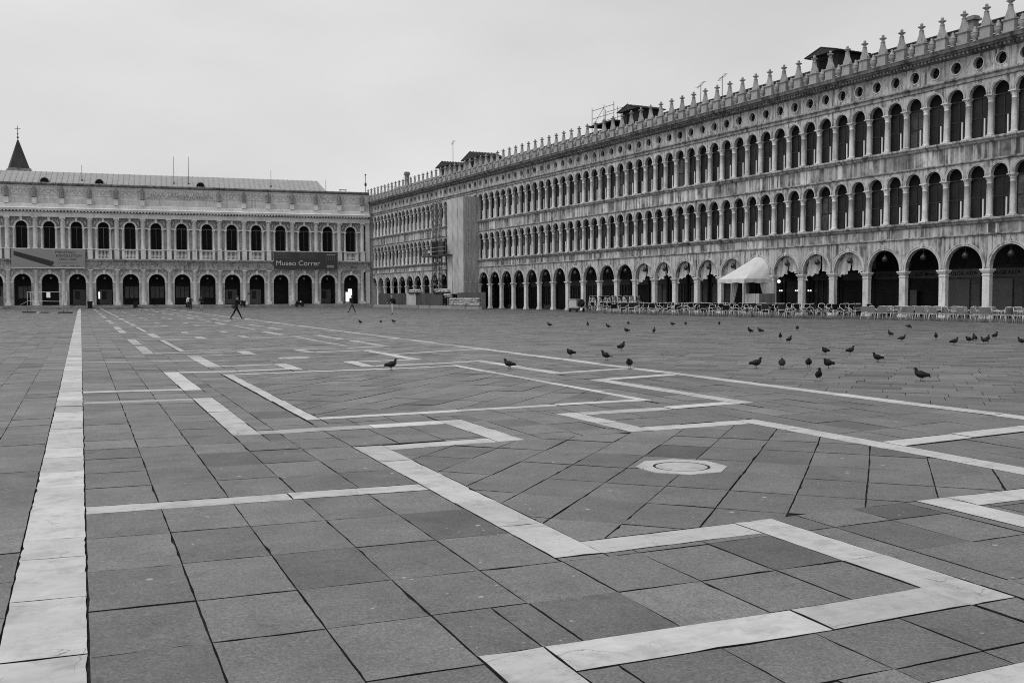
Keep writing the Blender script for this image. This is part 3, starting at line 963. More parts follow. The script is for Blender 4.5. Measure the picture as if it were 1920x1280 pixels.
# --- gathered curtains in the café arches
def swag(x0, x1, side, drop, seed):
    rr = random.Random(seed)
    ph = rr.uniform(0, 6)
    def fn(u, v):
        x = x0 + (x1 - x0) * u
        zt = 3.42 + math.sqrt(max(0, RA ** 2 - x * x)) - .03
        gather = (1 - v) if False else 1
        edge = u if side < 0 else 1 - u                     # 0 at the pillar side, 1 at the middle
        zb = 3.38 - drop * (1 - edge) ** .6 + (.22 * edge ** 3)
        z = zt + (zb - zt) * v
        if zb > zt: z = zt
        pinch = 1 - .05 * v * (1 if side < 0 else .8)
        cx_ = x0 if side < 0 else x1
        xx = cx_ + (x - cx_) * (pinch if v > 0 else 1)
        y_ = .34 + .075 * math.sin(u * 24 + ph + v * 2.3) * (.35 + .65 * v) + .06 * math.sin(u * 11 - ph + v * 2) + .10 * v * math.sin(v * 3.1)
        return (xx, y_, z + .07 * math.sin(u * 15 + ph) * v + .015 * math.sin(u * 31 + ph) * v)
    b = MB(); b.grid(fn, 30, 12, True, (0, .006, 0))
    # bunched tail
    return b
for i, k in enumerate((11, 10, 9, 8, 7, 5, 4, 3)):
    names = ('farthest along by the stacked chairs', 'next to the farthest one', 'third from the stacked chairs', 'two arches left of the tent', 'just left of the tent', 'just right of the tent', 'two arches right of the tent', 'rightmost before the shuttered shops')
    t = empty('arch_curtain', wing_pt(S0 + BAY * (k + .5), 56.5, 0), wing_rz)
    tag(t, 'pale gathered curtain filling a café arch, ' + names[i], 'curtain', 'pale curtains in the café arches')
    rr = random.Random(40 + i)
    a = rr.uniform(-.15, .25)
    swag(-RA + .02, a - .05, -1, rr.uniform(.15, .55), i).obj('drape', 'drape', t)
    swag(a + .05, RA - .02, 1, rr.uniform(-.1, .3), i + 20).obj('drape', 'drape', t)
    b = MB()
    b.grid(lambda u, v: (-RA + .12 + .34 * u * (1 - .4 * math.sin(v * 3.1)) + .05 * math.sin(v * 5), .12 + .06 * math.sin(u * 9 + v * 6), 3.22 - .42 * v), 8, 8, True, (0, .006, 0))
    if i % 2 == 0: b.obj('curtain_tail', 'drape', t)

# ================================================================ FAR WING (left)
AB = 3.911; AX = 31.36
far_rz = math.atan2(CD.y, CD.x)
FK = 170.08
far = empty('museum_wing', (CNV.x * FK, CNV.y * FK, 0), far_rz)
tag(far, 'pale two-storey columned palace wing closing the far end of the square', 'building')
def far_pt(x, off, z=0): return Vector((CD.x * x + CNV.x * (FK + off), CD.y * x + CNV.y * (FK + off), z))
NA = 16
def ax(k): return AX - AB * k                     # main column k, k=0 at the right end
FX0, FX1 = ax(NA) - .4, AX + 1.25
def fcourse(name, prof, mat, x0=None, x1=None):
    return MB().course(prof, FX0 if x0 is None else x0, FX1 if x1 is None else x1).obj(name, mat, far)
# steps
for i in range(3):
    MB().box(FX0, FX1 + .3, -1.9 + .42 * i, 6 if i == 2 else -1.4 + .42 * i, -.02 if i == 0 else .15 * i - .01, .15 * (i + 1) + .02).obj('step', 'step', far)
ZB = .47
HA = AB / 2
wl = MB().arch_plate(-HA, HA, ZB, 6.05, 0, 1.225, 4.16, 0, .7, 16).mesh('arcade_wall', 'ala_wall')
rg = MB(); rg.arch_ring(0, 4.16, 1.222, 1.42, -.06, .02, 18); rg.arch_ring(0, 4.16, 1.42, 1.52, -.10, .02, 18)
rg = rg.mesh('archivolt', 'ala_stone')
im = MB(); im.box(-.27, .27, -.09, .72, 4.02, 4.16); im.box(-.24, .24, -.06, .71, 3.92, 4.02); im = im.mesh('impost', 'ala_stone')
ky = MB().prism_xz([(-.16, 5.34), (.16, 5.34), (.22, 6.02), (-.22, 6.02)], -.22, .02).mesh('keystone', 'ala_stone')
SPL = []
for sgn in (-1, 1):
    sp = MB()
    sp.ball((sgn * 1.30, -.02, 5.55), .16, 8, 5, (1, .6, 1)); sp.tube([(sgn * 1.25, -.03, 5.5), (sgn * 1.45, -.05, 5.25), (sgn * 1.58, -.04, 4.95)], [.13, .12, .06], 6)
    sp.tube([(sgn * 1.15, -.03, 5.72), (sgn * .95, -.04, 5.86), (sgn * .7, -.03, 5.92)], [.10, .09, .04], 6)
    SPL.append(sp.mesh('spandrel_relief', 'relief'))
co = MB(); co.box(-.42, .42, -.46, .02, ZB, ZB + .30); co.box(-.38, .38, -.42, .02, ZB + .30, ZB + .42)
co.lathe([(.34, ZB + .42), (.35, ZB + .50), (.31, ZB + .56), (.30, ZB + .62), (.295, 2.3), (.26, 5.62), (.285, 5.64), (.285, 5.68), (.26, 5.70), (.27, 5.80), (.35, 5.90)], 16, (0, -.06))
co.box(-.38, .38, -.44, .02, 5.90, 6.05)
co = co.mesh('column', 'ala_stone')
# upper storey
w2 = MB().arch_plate(-HA, HA, 7.72, 14.15, 0, .83, 12.70, .42, .8, 16).mesh('window_wall', 'ala_wall')
r2 = MB(); r2.arch_ring(0, 12.70, .827, .99, .10, .44, 18); r2.arch_ring(0, 12.70, .99, 1.06, .04, .44, 18)
r2 = r2.mesh('archivolt', 'ala_stone')
k2 = MB().prism_xz([(-.13, 13.5), (.13, 13.5), (.20, 14.25), (-.20, 14.25)], -.20, .44).mesh('keystone', 'ala_stone')
SPU = []
for sgn in (-1, 1):
    s2 = MB()
    s2.ball((sgn * 1.22, -.08, 13.72), .12, 8, 5); s2.tube([(sgn * 1.15, -.06, 13.62), (sgn * 1.32, -.09, 13.3), (sgn * 1.42, -.06, 12.95)], [.16, .14, .05], 7); s2.tube([(sgn * 1.05, -.06, 13.75), (sgn * .85, -.08, 13.95), (sgn * .6, -.05, 14.02)], [.12, .10, .03], 6)
    s2.tube([(sgn * 1.30, -.05, 13.85), (sgn * 1.5, -.07, 13.6)], [.08, .03], 5)
    SPU.append(s2.mesh('spandrel_relief', 'relief'))
c2 = MB(); c2.box(-.36, .36, -.50, .02, 7.72, 9.20); c2.box(-.40, .40, -.54, .02, 9.20, 9.30); c2.box(-.36, .36, -.50, .02, 9.30, 9.42)
c2.lathe([(.31, 9.42), (.32, 9.50), (.28, 9.56), (.27, 9.62), (.265, 11), (.235, 13.70), (.255, 13.72), (.255, 13.77), (.24, 13.80), (.30, 13.90)], 16, (0, -.16))
for sgn in (-1, 1): c2.ball((sgn * .31, -.20, 13.86), .12, 8, 5, (1, 2.2, 1))
c2.box(-.42, .42, -.50, .44, 13.97, 14.15); c2.box(-.33, .33, .0, .44, 9.42, 13.97)
c2 = c2.mesh('column', 'ala_stone')
c3 = MB()
c3.box(-.20, .20, -.40, .44, 7.72, 9.20); c3.box(-.19, .19, -.36, .44, 9.30, 9.40)
c3.lathe([(.16, 9.40), (.145, 9.48), (.14, 10), (.125, 12.22), (.15, 12.25), (.15, 12.30), (.18, 12.40)], 12, (0, -.10))
c3.box(-.21, .21, -.32, .44, 12.40, 12.50)
im2 = MB().box(-.52, .52, -.10, .44, 12.501, 12.66).mesh('window_impost', 'ala_stone')
c3 = c3.mesh('window_column', 'ala_stone')
fr = MB(); fr.box(-.83, .83, .60, .66, 12.62, 12.72); fr.box(-.03, .03, .61, .65, 9.3, 12.62); fr.box(-.80, -.74, .61, .66, 9.3, 12.62); fr.box(.74, .80, .61, .66, 9.3, 12.62)
fr = fr.mesh('window', 'shop_mid')
pn = MB().box(-.9, .9, .68, .71, 7.8, 13.6).mesh('pane', 'oculus_dark')
bal = MB(); bal.box(-.82, .82, -.44, -.16, 7.72, 7.86)
for i in range(8):
    x = -.72 + i * .206
    bal.lathe([(.06, 7.86), (.05, 7.95), (.085, 8.25), (.045, 8.65), (.05, 8.95), (.07, 9.08)], 8, (x, -.30))
bal.box(-.82, .82, -.46, -.14, 9.08, 9.20)
bal = bal.mesh('balustrade', 'ala_stone')
rail = MB().box(-HA, HA, -.47, -.03, 9.201, 9.295).mesh('balustrade_rail', 'ala_stone')
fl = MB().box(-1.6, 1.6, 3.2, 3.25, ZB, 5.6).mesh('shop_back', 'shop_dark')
# attic panel with a wreath and scrolls
ap = MB(); ap.box(-1.30, 1.30, -.06, .0, 17.55, 17.62); ap.box(-1.30, 1.30, -.06, .0, 18.75, 18.82); ap.box(-1.30, -1.23, -.06, .0, 17.62, 18.75); ap.box(1.23, 1.30, -.06, .0, 17.62, 18.75)
for i in range(18):
    a = 2 * math.pi * i / 18; ap.ball((.30 * math.cos(a), -.04, 18.18 + .30 * math.sin(a)), .075, 6, 4)
for sgn in (-1, 1):
    for (cx_, cz_, rr_, t0) in ((.62, 18.30, .20, 0), (.92, 18.05, .20, 2.2), (1.10, 18.40, .12, 1)):
        ap.tube([(sgn * (cx_ + rr_ * math.cos(t0 + t) * (1 - t / 9)), -.03, cz_ + rr_ * math.sin(t0 + t) * (1 - t / 9)) for t in [j * .55 for j in range(11)]], .045, 5)
ap = ap.mesh('relief_panel', 'relief')
lantern_far = MB().ball((0, 0, 0), .20, 10, 6); lantern_far.cur = 1; lantern_far.tube([(0, 0, .2), (0, 0, 1.1)], .015, 4)
lantern_far = lantern_far.mesh('globe_lantern', ['hair_grey', 'steel'])
for k in range(NA + 1):
    put('column', co, far, (ax(k), 0, 0)); put('column', c2, far, (ax(k), 0, 0))
    if k == NA: break
    xc = ax(k + .5)
    a = put('arcade_wall', wl, far, (xc, 0, 0)); put('archivolt', rg, a); put('keystone', ky, a); [put('spandrel_relief', q_, a) for q_ in SPL]
    for sgn in (-1, 1): put('impost', im, a, (sgn * 1.48, 0, 0))
    a = put('window_wall', w2, far, (xc, 0, 0)); put('archivolt', r2, a); put('keystone', k2, a); [put('spandrel_relief', q_, a, (0, .34, 0)) for q_ in SPU]
    for sgn in (-1, 1): put('window_column', c3, far, (xc + sgn * 1.02, 0, 0)); put('window_impost', im2, far, (xc + sgn * 1.36, 0, 0))
    wn = put('window', fr, far, (xc, 0, 0)); put('pane', pn, wn)
    put('balustrade', bal, far, (xc, 0, 0)); put('balustrade_rail', rail, far, (xc, 0, 0))
    o = put('globe_lantern', lantern_far, None, far_pt(xc, 1.2, 4.75), far_rz)
    tag(o, 'small pale globe lantern under the %s arch from the corner of the far wing' % ordinal(k + 1), 'lantern', 'globe lanterns of the far wing')
    if not 5 < k < 9: put('relief_panel', ap, far, (xc, .09, 0))
# entablatures, cornices, attic
fcourse('entablature', [(-.30, 6.05), (-.34, 6.30), (-.34, 6.42), (-.24, 6.44), (-.22, 7.28), (-.46, 7.34), (-.52, 7.46), (-.70, 7.52), (-.72, 7.66), (-.60, 7.70), (.7, 7.70), (.7, 6.05)], 'ala_frieze')
fcourse('entablature', [(-.44, 14.15), (-.48, 14.40), (-.34, 14.44), (-.34, 14.90), (.8, 14.90), (.8, 14.15)], 'ala_stone')
fcourse('cornice_bed', [(-.36, 14.90), (-.46, 15.16), (.8, 15.16), (.8, 14.90)], 'ala_cornice')  # darker stone colour paints in the shade between the modillions
fcourse('cornice', [(-.86, 15.16), (-.88, 15.34), (-.96, 15.42), (-.94, 15.50), (-.4, 15.62), (.8, 15.62), (.8, 15.16)], 'ala_stone')
b = MB(); x = FX0 + .2
while x < FX1 - .3: b.box(x, x + .24, -.78, -.42, 14.97, 15.158); x += .48
tag(b.obj('modillion_course', 'ala_stone', far), kind='stuff')
b = MB()
rr = random.Random(5); x = FX0 + .3
while x < FX1 - .3:                               # carved frieze above the arcade
    if not any(a_ < x < b_ for a_, b_ in ((-22.9, -12.3), (16.4, 27.0))):
        b.tube([(x + .28 * math.cos(t), -.23, 6.85 + .26 * math.sin(t)) for t in [j * .7 for j in range(9)]], .055, 5); b.ball((x, -.24, 6.85), .10, 6, 4)
    x += .75
tag(b.obj('carved_frieze', 'ala_frieze', far), kind='stuff')
fcourse('attic_base', [(-.20, 15.62), (-.24, 16.10), (-.10, 16.18), (.7, 16.18), (.7, 15.62)], 'ala_stone')
MB().box(FX0, FX1, .08, .7, 16.18, 19.02).obj('attic_wall', 'ala_attic', far)
fcourse('attic_plinth', [(.02, 16.18), (.02, 17.05), (.08, 17.12), (.2, 17.12), (.2, 16.18)], 'ala_attic')
fcourse('attic_cornice', [(.02, 19.02), (-.06, 19.10), (-.28, 19.20), (-.32, 19.38), (-.22, 19.46), (.7, 19.46), (.7, 19.02)], 'ala_cornice')
# long figure relief in the middle of the attic
b = MB(); rr = random.Random(9)
b.box(ax(8.85), ax(6.15), -.04, .08, 17.42, 17.50)
for i in range(34):
    x = ax(8.75) + (ax(6.25) - ax(8.75)) * (i + rr.uniform(.1, .9)) / 34; z = rr.uniform(17.55, 17.8)
    hgt = rr.uniform(.5, 1.0); lean = rr.uniform(-.35, .35)
    b.tube([(x, .02, z), (x + lean * .5, -.02, z + hgt * .5), (x + lean, -.03, z + hgt)], [.07, .11, .06], 6); b.ball((x + lean * 1.1, -.05, z + hgt + .08), .075, 7, 5); b.tube([(x, .0, z), (x + rr.uniform(-.4, .4), -.03, z - .1)], [.08, .05], 5)
    b.tube([(x + lean * .8, -.05, z + hgt * .8), (x + lean + rr.uniform(-.5, .5), -.05, z + hgt * rr.uniform(.4, 1.1))], [.06, .03], 5)
b.obj('figure_relief', 'relief', far)
# blank end pier against the long wing
MB().box(AX + .55, FX1, -.10, .7, ZB, 6.05).obj('corner_pier', 'ala_stone', far)
MB().box(AX + .55, FX1, -.12, .7, 7.70, 14.15).obj('corner_pier', 'ala_stone', far)
MB().box(FX1 - .05, FX1 + 2.6, .25, 1.2, 0, 19.0).obj('corner_wall', 'ala_wall', far)
# metal roof with standing seams, hipped at its right end
RX0, RX1, RY0, RY1, RZ0, RZ1 = FX0, 24.6, .8, 5.5, 19.47, 21.75
b = MB(); b.add([(RX0, RY0, RZ0), (RX1 + .9, RY0, RZ0), (RX1, RY1, RZ1), (RX0, RY1, RZ1), (RX1 + .9, RY1 + 4, RZ0), (RX0, RY1 + 4, RZ0)], [(0, 1, 2, 3), (1, 4, 2), (3, 2, 4, 5)])
b.obj('roof', 'roof_metal', far)
seam = MB().tube([(0, RY0, RZ0 + .03), (0, RY1, RZ1 + .03)], .05, 5).mesh('roof_seam', 'roof_metal')
x = RX0 + .3
while x < RX1: put('roof_seam', seam, far, (x, 0, 0)); x += .82
MB().box(RX0, FX1, .7, 9.5, 19.0, 19.45).obj('roof_terrace', 'roof_metal', far)
hm = MB(); hm.arch_ring(0, 0, 0, .62, -.30, .9, 12); hm.cur = 1; hm.arch_ring(0, 0, .60, .70, -.34, .9, 12)
hm = hm.mesh('roof_hatch', ['oculus_dark', 'roof_metal'])
for x in (-18.1, -10.2, 5.1): put('roof_hatch', hm, far, (x, 1.35, 19.72))
b = MB()
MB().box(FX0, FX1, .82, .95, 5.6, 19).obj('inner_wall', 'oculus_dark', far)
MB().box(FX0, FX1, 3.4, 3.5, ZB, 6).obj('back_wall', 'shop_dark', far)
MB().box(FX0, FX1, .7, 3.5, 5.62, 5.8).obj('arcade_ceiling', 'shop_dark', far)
# shop windows behind the arches
for k in range(NA):
    xc = ax(k + .5); rr = random.Random(k + 3)
    if k == 0: continue
    t = rr.random()
    if t < .35:
        o = MB().box(-.95, .9, 3.25, 3.38, ZB + .1, ZB + 2.5).obj('shopfront', 'shop_mid', far, (xc, 0, 0)); MB().box(-.6, .1, 3.22, 3.25, ZB + .9, ZB + 2.2).obj('shop_glass', 'dark_glass', o)
    elif t < .6:
        o = MB().box(-1.0, 1.0, 3.28, 3.38, ZB + 1.1, ZB + 3.0).obj('shopfront', 'shop_mid', far, (xc, 0, 0))
        for d in (-.34, .34): MB().box(d - .05, d + .05, 3.25, 3.279, ZB + 1.1, ZB + 3.0).obj('mullion', 'shop_dark', o)
    else:
        o = MB().box(-1.1, 1.0, 3.28, 3.38, ZB + .1, ZB + rr.uniform(2.2, 3)).obj('shopfront', 'shop_dark', far, (xc, 0, 0))
t = tag(empty('lit_display', far_pt(29.6, 3.0, ZB), far_rz), 'bright lit shop display glowing under the rightmost arch of the far wing', 'display')
MB().box(-.65, -.05, 0, .12, .35, 2.0).obj('display_panel', 'screen_glow', t); MB().box(-.2, .45, .14, .24, 1.0, 2.55).obj('display_panel', 'screen_glow', t); MB().box(-.8, .6, -.02, .25, 0, .3).obj('display_plinth', 'cloth_white', t)
t = tag(empty('lit_display', far_pt(-10.7, 3.0, ZB), far_rz), 'narrow lit window slit under an arch near the grey banner', 'display')
MB().box(-.10, .12, 0, .12, 1.0, 2.1).obj('display_panel', 'screen_glow', t)

# banners over the balustrade
t = tag(empty('museum_banner', far_pt(21.7, -.82, 6.30), far_rz), 'dark grey museum banner with large pale lettering', 'banner')
MB().box(-5.25, 5.25, 0, .05, 0, 2.82).obj('cloth', 'banner_dark', t)
put_text('Museo Correr', 1.16, 'letter_light', t, (-4.95, -.012, .60), width=7.2, bold=0)
for (x0, w_, zs_) in ((-4.95, 2.4, (2.45, 2.25, 2.05, 1.85)), (-1.1, 2.9, (2.45, 2.27, 2.09, 1.91))):
    for i, z in enumerate(zs_): MB().box(x0, x0 + w_ * (1 - .12 * ((i * 7) % 3)), -.006, -.001, z, z + .07).obj('small_print', 'banner_faint', t)
MB().box(3.45, 4.7, -.006, -.001, .25, .68).obj('logo_block', 'banner_grey', t); MB().box(3.4, 4.9, -.006, -.001, 2.42, 2.50).obj('small_print', 'letter_light', t)
for i in range(5): MB().box(3.4 + i * .32, 3.5 + i * .32, -.006, -.001, 1.5, 2.2).obj('small_print', 'banner_faint', t)
t = tag(empty('exhibition_banner', far_pt(-17.6, -.82, 6.30), far_rz), 'pale grey exhibition banner with a dark slanting bar and dates', 'banner')
MB().box(-5.2, 5.2, 0, .05, 0, 2.82).obj('cloth', 'banner_grey', t)
MB().prism_xz([(-4.85, 2.55), (.75, .95), (.72, .62), (.3, .20), (-4.85, 1.85)], -.012, -.002).obj('slanting_bar', 'banner_bar', t)
MB().prism_xz([(.45, .42), (.85, .10), (.70, .10), (.36, .34)], -.013, -.002).obj('pen_tip', 'banner_bar', t)
put_text('PRINTING', .52, 'banner_bar', t, (.95, -.012, 2.22), width=2.85); put_text('R/EVOLUTION', .52, 'banner_bar', t, (1.05, -.012, 1.68), width=3.6); put_text('1450-1500', .46, 'banner_bar', t, (1.35, -.012, 1.16), width=2.5)
for i, (a, w_) in enumerate(((1.3, 2.6), (1.9, .5), (3.0, .7), (3.9, .5))): MB().box(a, a + w_, -.006, -.001, .70 if i == 0 else .22, .74 if i == 0 else .30).obj('small_print', 'banner_bar', t)
MB().box(-5.2, 5.2, -.05, .04, -.09, -.002).obj('bottom_batten', 'white_post', t)

# poles and aerials on the far roof
for x, zt, z0, lab in ((1.0, 24.5, 20.2, 'left of the two tall thin poles on the far roof'), (3.3, 24.6, 20.2, 'right of the two tall thin poles on the far roof'), (-12.8, 22.6, 20.2, 'short stub vent on the far roof above the grey banner'), (16.45, 22.9, 20.2, 'short stub vent on the far roof above the dark banner'), (25.6, 21.6, 19.4, 'short wire pole at the end of the far roof')):
    o = MB().tube([(0, 0, 0), (0, 0, zt - z0)], [.045, .03], 6).box(-.12, .12, -.12, .12, -.5, .12).obj('roof_pole', 'steel', None, far_pt(x, 2.2, z0)); tag(o, lab, 'pole')
t = tag(empty('roof_bench', far_pt(28.3, .9, 19.46), far_rz), 'small dark trestle on the flat roof at the far corner', 'trestle')
MB().box(-.62, .62, -.1, .1, .35, .45).obj('bar', 'steel', t)
for d in (-.5, .5): MB().box(d - .05, d + .05, -.08, .08, 0, .35).obj('leg', 'steel', t)
t = tag(empty('roof_railing', wing_pt(165.2, 58.6, 17.9), 0), 'thin wire railing on the roof corner between the two wings', 'railing')
for i in range(7): MB().tube([(i * 1.3, 0, 0), (i * 1.3, 0, 2.9)], .03, 5).obj('post', 'steel', t)
for z in (1.5, 2.85): MB().tube([(0, 0, z), (7.8, 0, z)], .025, 5).obj('wire', 'steel', t)
o = MB().tube([(0, 0, -.6), (0, 0, 2.6)], .05, 6).ball((0, 0, 2.65), .16, 8, 5).ball((0, 0, 1.0), .22, 8, 5, (1, 1, 1.6)).obj('finial_pole', 'steel', None, far_pt(32.2, .9, 19.9)); tag(o, 'dark finial pole at the corner where the two wings meet', 'finial')

# bell tower spire behind the far wing
t = tag(empty('bell_tower', (-11.3, 232, 0), .2), 'dark pointed church spire with a cross behind the far wing', 'tower')
MB().box(-1.9, 1.9, -1.9, 1.9, 0, 27.6).obj('shaft', 'hut_wall', t)
MB().box(-2.25, 2.25, -2.25, 2.25, 27.6, 28.0).box(-2.1, 2.1, -2.1, 2.1, 28.0, 28.4).obj('cornice', 'stone_ledge', t)
b = MB(); b.add([(-1.85, -1.85, 28.4), (1.85, -1.85, 28.4), (1.85, 1.85, 28.4), (-1.85, 1.85, 28.4), (-.12, -.12, 34.4), (.12, -.12, 34.4), (.12, .12, 34.4), (-.12, .12, 34.4)], [(0, 1, 5, 4), (1, 2, 6, 5), (2, 3, 7, 6), (3, 0, 4, 7), (4, 5, 6, 7)])
b.obj('spire', 'spire_lead', t)
b = MB(); b.tube([(0, 0, 34.3), (0, 0, 37.3)], .06, 6); b.ball((0, 0, 34.9), .22, 8, 6); b.ball((0, 0, 35.6), .16, 8, 6); b.tube([(-.55, .1, 36.7), (.55, -.1, 36.7)], .05, 5); b.obj('cross', 'steel', t)

# ================================================================ figures
def skin_mesh(name, joints, edges, sub=1):
    names = list(joints); idx = {n_: i for i, n_ in enumerate(names)}
    me = bpy.data.meshes.new(name)
    me.from_pydata([joints[n_][:3] for n_ in names], [(idx[a], idx[b]) for a, b in edges], [])
    ob = bpy.data.objects.new(name, me); COL.objects.link(ob)
    md = ob.modifiers.new('skin', 'SKIN'); md.use_smooth_shade = True
    if not me.skin_vertices: 
        bpy.context.view_layer.objects.active = ob; bpy.ops.mesh.customdata_skin_add()
    for i, n_ in enumerate(names):
        j = joints[n_]; r = j[3]
        me.skin_vertices[0].data[i].radius = (r, j[4] if len(j) > 4 else r)
        me.skin_vertices[0].data[i].use_root = (i == 0)
    sb = ob.modifiers.new('sub', 'SUBSURF'); sb.levels = sub; sb.render_levels = sub
    bpy.context.view_layer.update()
    out = bpy.data.meshes.new_from_object(ob.evaluated_get(bpy.context.evaluated_depsgraph_get()))
    bpy.data.objects.remove(ob)
    out.name = name
    for p_ in out.polygons: p_.use_smooth = True
    return out

def body_graph(pose):
    """figure facing +x, feet on z=0; pose gives leg and arm swings in degrees"""
    H = pose.get('h', 1.74) / 1.74
    ln = math.radians(pose.get('lean', 0))
    J = {}; E_ = []
    def rot(x, z, z0): return x + math.sin(ln) * (z - z0), z
    J['pelvis'] = (0, 0, .95, .135, .11); 
    def tz(n_, x, y_, z, r, r2=None):
        xx = x + math.sin(ln) * (z - .95)
        J[n_] = (xx, y_, z, r) + ((r2,) if r2 else ())
    bulk = pose.get('bulk', 1.0)
    tz('waist', 0, 0, 1.10, .13 * bulk, .105 * bulk); tz('chest', .01, 0, 1.32, .155 * bulk, .115 * bulk); tz('neck', .02, 0, 1.49, .055); tz('head', .035, 0, 1.60, .085, .088); tz('crown', .03, 0, 1.70, .07, .072)
    E_ += [('pelvis', 'waist'), ('waist', 'chest'), ('chest', 'neck'), ('neck', 'head'), ('head', 'crown')]
    for sd, y_, (th, kn) in (('l', .09, pose['legs'][0]), ('r', -.09, pose['legs'][1])):
        a = math.radians(th); k = math.radians(kn)
        hip = (0, y_, .88); knee = (hip[0] + .42 * math.sin(a), y_ * 1.05, hip[2] - .42 * math.cos(a))
        ank = (knee[0] + .40 * math.sin(a - k), y_ * 1.1, knee[2] - .40 * math.cos(a - k))
        fa = a - k
        J['hip' + sd] = hip + (.092,); J['knee' + sd] = knee + (.062,); J['calf' + sd] = tuple((knee[i] * .6 + ank[i] * .4) for i in range(3)) + (.058,); J['ank' + sd] = ank + (.042,)
        tilt = pose.get('toe', (0, 0))[0 if sd == 'l' else 1]
        J['toe' + sd] = (ank[0] + .17 * math.cos(math.radians(tilt)), ank[1], ank[2] - .045 + .17 * math.sin(math.radians(tilt)), .036)
        E_ += [('pelvis', 'hip' + sd), ('hip' + sd, 'knee' + sd), ('knee' + sd, 'calf' + sd), ('calf' + sd, 'ank' + sd), ('ank' + sd, 'toe' + sd)]
    for sd, y_, (sw, el, out) in (('l', .20, pose['arms'][0]), ('r', -.20, pose['arms'][1])):
        a = math.radians(sw); e = math.radians(sw + el); o = math.radians(out); sg = 1 if y_ > 0 else -1
        shx = .01 + math.sin(ln) * .47
        sh = Vector((shx, y_, 1.42)); up_ = Vector((math.sin(a), sg * math.sin(o), -math.cos(a) * math.cos(o))).normalized()
        el_ = sh + up_ * .29; fo = Vector((math.sin(e), sg * math.sin(o) * .4, -math.cos(e))).normalized(); wr = el_ + fo * .25; pm = wr + fo * .07
        J['sh' + sd] = tuple(sh) + (.07 * bulk,); J['el' + sd] = tuple(el_) + (.05 * bulk,); J['wr' + sd] = tuple(wr) + (.034,); J['pm' + sd] = tuple(pm) + (.034, .02)
        E_ += [('chest', 'sh' + sd), ('sh' + sd, 'el' + sd), ('el' + sd, 'wr' + sd), ('wr' + sd, 'pm' + sd)]
        side = fo.cross(Vector((0, 1, 0))).normalized()
        for i, (off, L) in enumerate(((-.030, .065), (-.010, .078), (.010, .074), (.028, .058))):
            f1 = pm + side * off + fo * L * .55; f2 = f1 + fo * L * .35 + Vector((0, -sg * .018, 0))
            J['f%d%s' % (i, sd)] = tuple(f1) + (.0105,); J['g%d%s' % (i, sd)] = tuple(f2) + (.008,)
            E_ += [('pm' + sd, 'f%d%s' % (i, sd)), ('f%d%s' % (i, sd), 'g%d%s' % (i, sd))]
        th_ = wr + side * .045 + fo * .05; J['th' + sd] = tuple(th_) + (.011,); E_ += [('wr' + sd, 'th' + sd)]
    zmin = min(J['ankl'][2], J['ankr'][2], J['toel'][2] + .01, J['toer'][2] + .01) - .055
    return {k: (v[0] * H, v[1] * H, (v[2] - zmin) * H) + tuple(q * H for q in v[3:]) for k, v in J.items()}, E_

def person(name_label, loc, heading, pose, top, legs, shoes='cloth_dark', hair='hair', skin='skin', coat_to=.50, sleeve='full', hood=False, group=None):
    J, E_ = body_graph(pose)
    me = skin_mesh('person', J, E_, 1)
    for m in (skin, top, legs, shoes): me.materials.append(MATS[m])
    zn = J['neck'][2]; zp = J['pelvis'][2]; ct = zp + (.50 - coat_to) * 1.0
    hands = [Vector(J['pml'][:3]), Vector(J['pmr'][:3])]; anks = [Vector(J['ankl'][:3]), Vector(J['ankr'][:3])]
    for p_ in me.polygons:
        c = p_.center
        if min((c - h_).length for h_ in hands) < .10: i = 0
        elif c.z > zn - .0: i = 0
        elif c.z > ct: i = 1
        elif min(min((c - a_).length for a_ in anks), 9) < .09 or c.z < .09: i = 3
        else: i = 2
        # arms hang below the coat line but stay sleeved
        for sd in 'lr':
            el_ = Vector(J['el' + sd][:3]); wr = Vector(J['wr' + sd][:3])
            t_ = max(0, min(1, (c - el_).dot(wr - el_) / (wr - el_).length_squared))
            if i in (2, 3) and (c - (el_ + (wr - el_) * t_)).length < .06: i = 1
        p_.material_index = i
    o = put('person', me, None, loc, heading)
    tag(o, name_label, 'person', group)
    hd = Vector(J['head'][:3])
    # facial features: nose, ears, dark eye spots and mouth bar
    f = MB(); f.add([(hd.x + .078, -.016, hd.z - .005), (hd.x + .078, .016, hd.z - .005), (hd.x + .112, 0, hd.z - .012), (hd.x + .082, 0, hd.z + .045)], [(0, 2, 3), (2, 1, 3), (0, 1, 2)])
    for sg in (-1, 1): f.ball((hd.x + .0, sg * .088, hd.z + .01), .026, 6, 4, (1, .4, 1.3))
    f.cur = 1
    for sg in (-1, 1): f.ball((hd.x + .078, sg * .034, hd.z + .035), .013, 6, 4)
    f.box(hd.x + .075, hd.x + .092, -.025, .025, hd.z - .045, hd.z - .037)
    f.obj('face', [skin, 'hair'], o)
    hb = MB()
    hc = Vector(J['crown'][:3])
    hb.ball((hd.x - .018, 0, hd.z + .052), .099, 14, 9, (1.0, .93, .92)); hb.ball((hd.x - .045, 0, hd.z + .0), .075, 12, 8, (.8, .95, 1.1))
    if hood: hb.ball((hd.x - .025, 0, hd.z), .12, 12, 8, (.95, .98, 1.15))
    hb.obj('hood' if hood else 'hair', top if hood else hair, o)
    return o, J

STAND = dict(legs=((2, 2), (-2, 2)), arms=((4, 12, 8), (2, 14, 8)))
WALK = dict(legs=((27, 3), (-24, 14)), arms=((-22, 12, 8), (24, 25, 8)), toe=(12, -25))

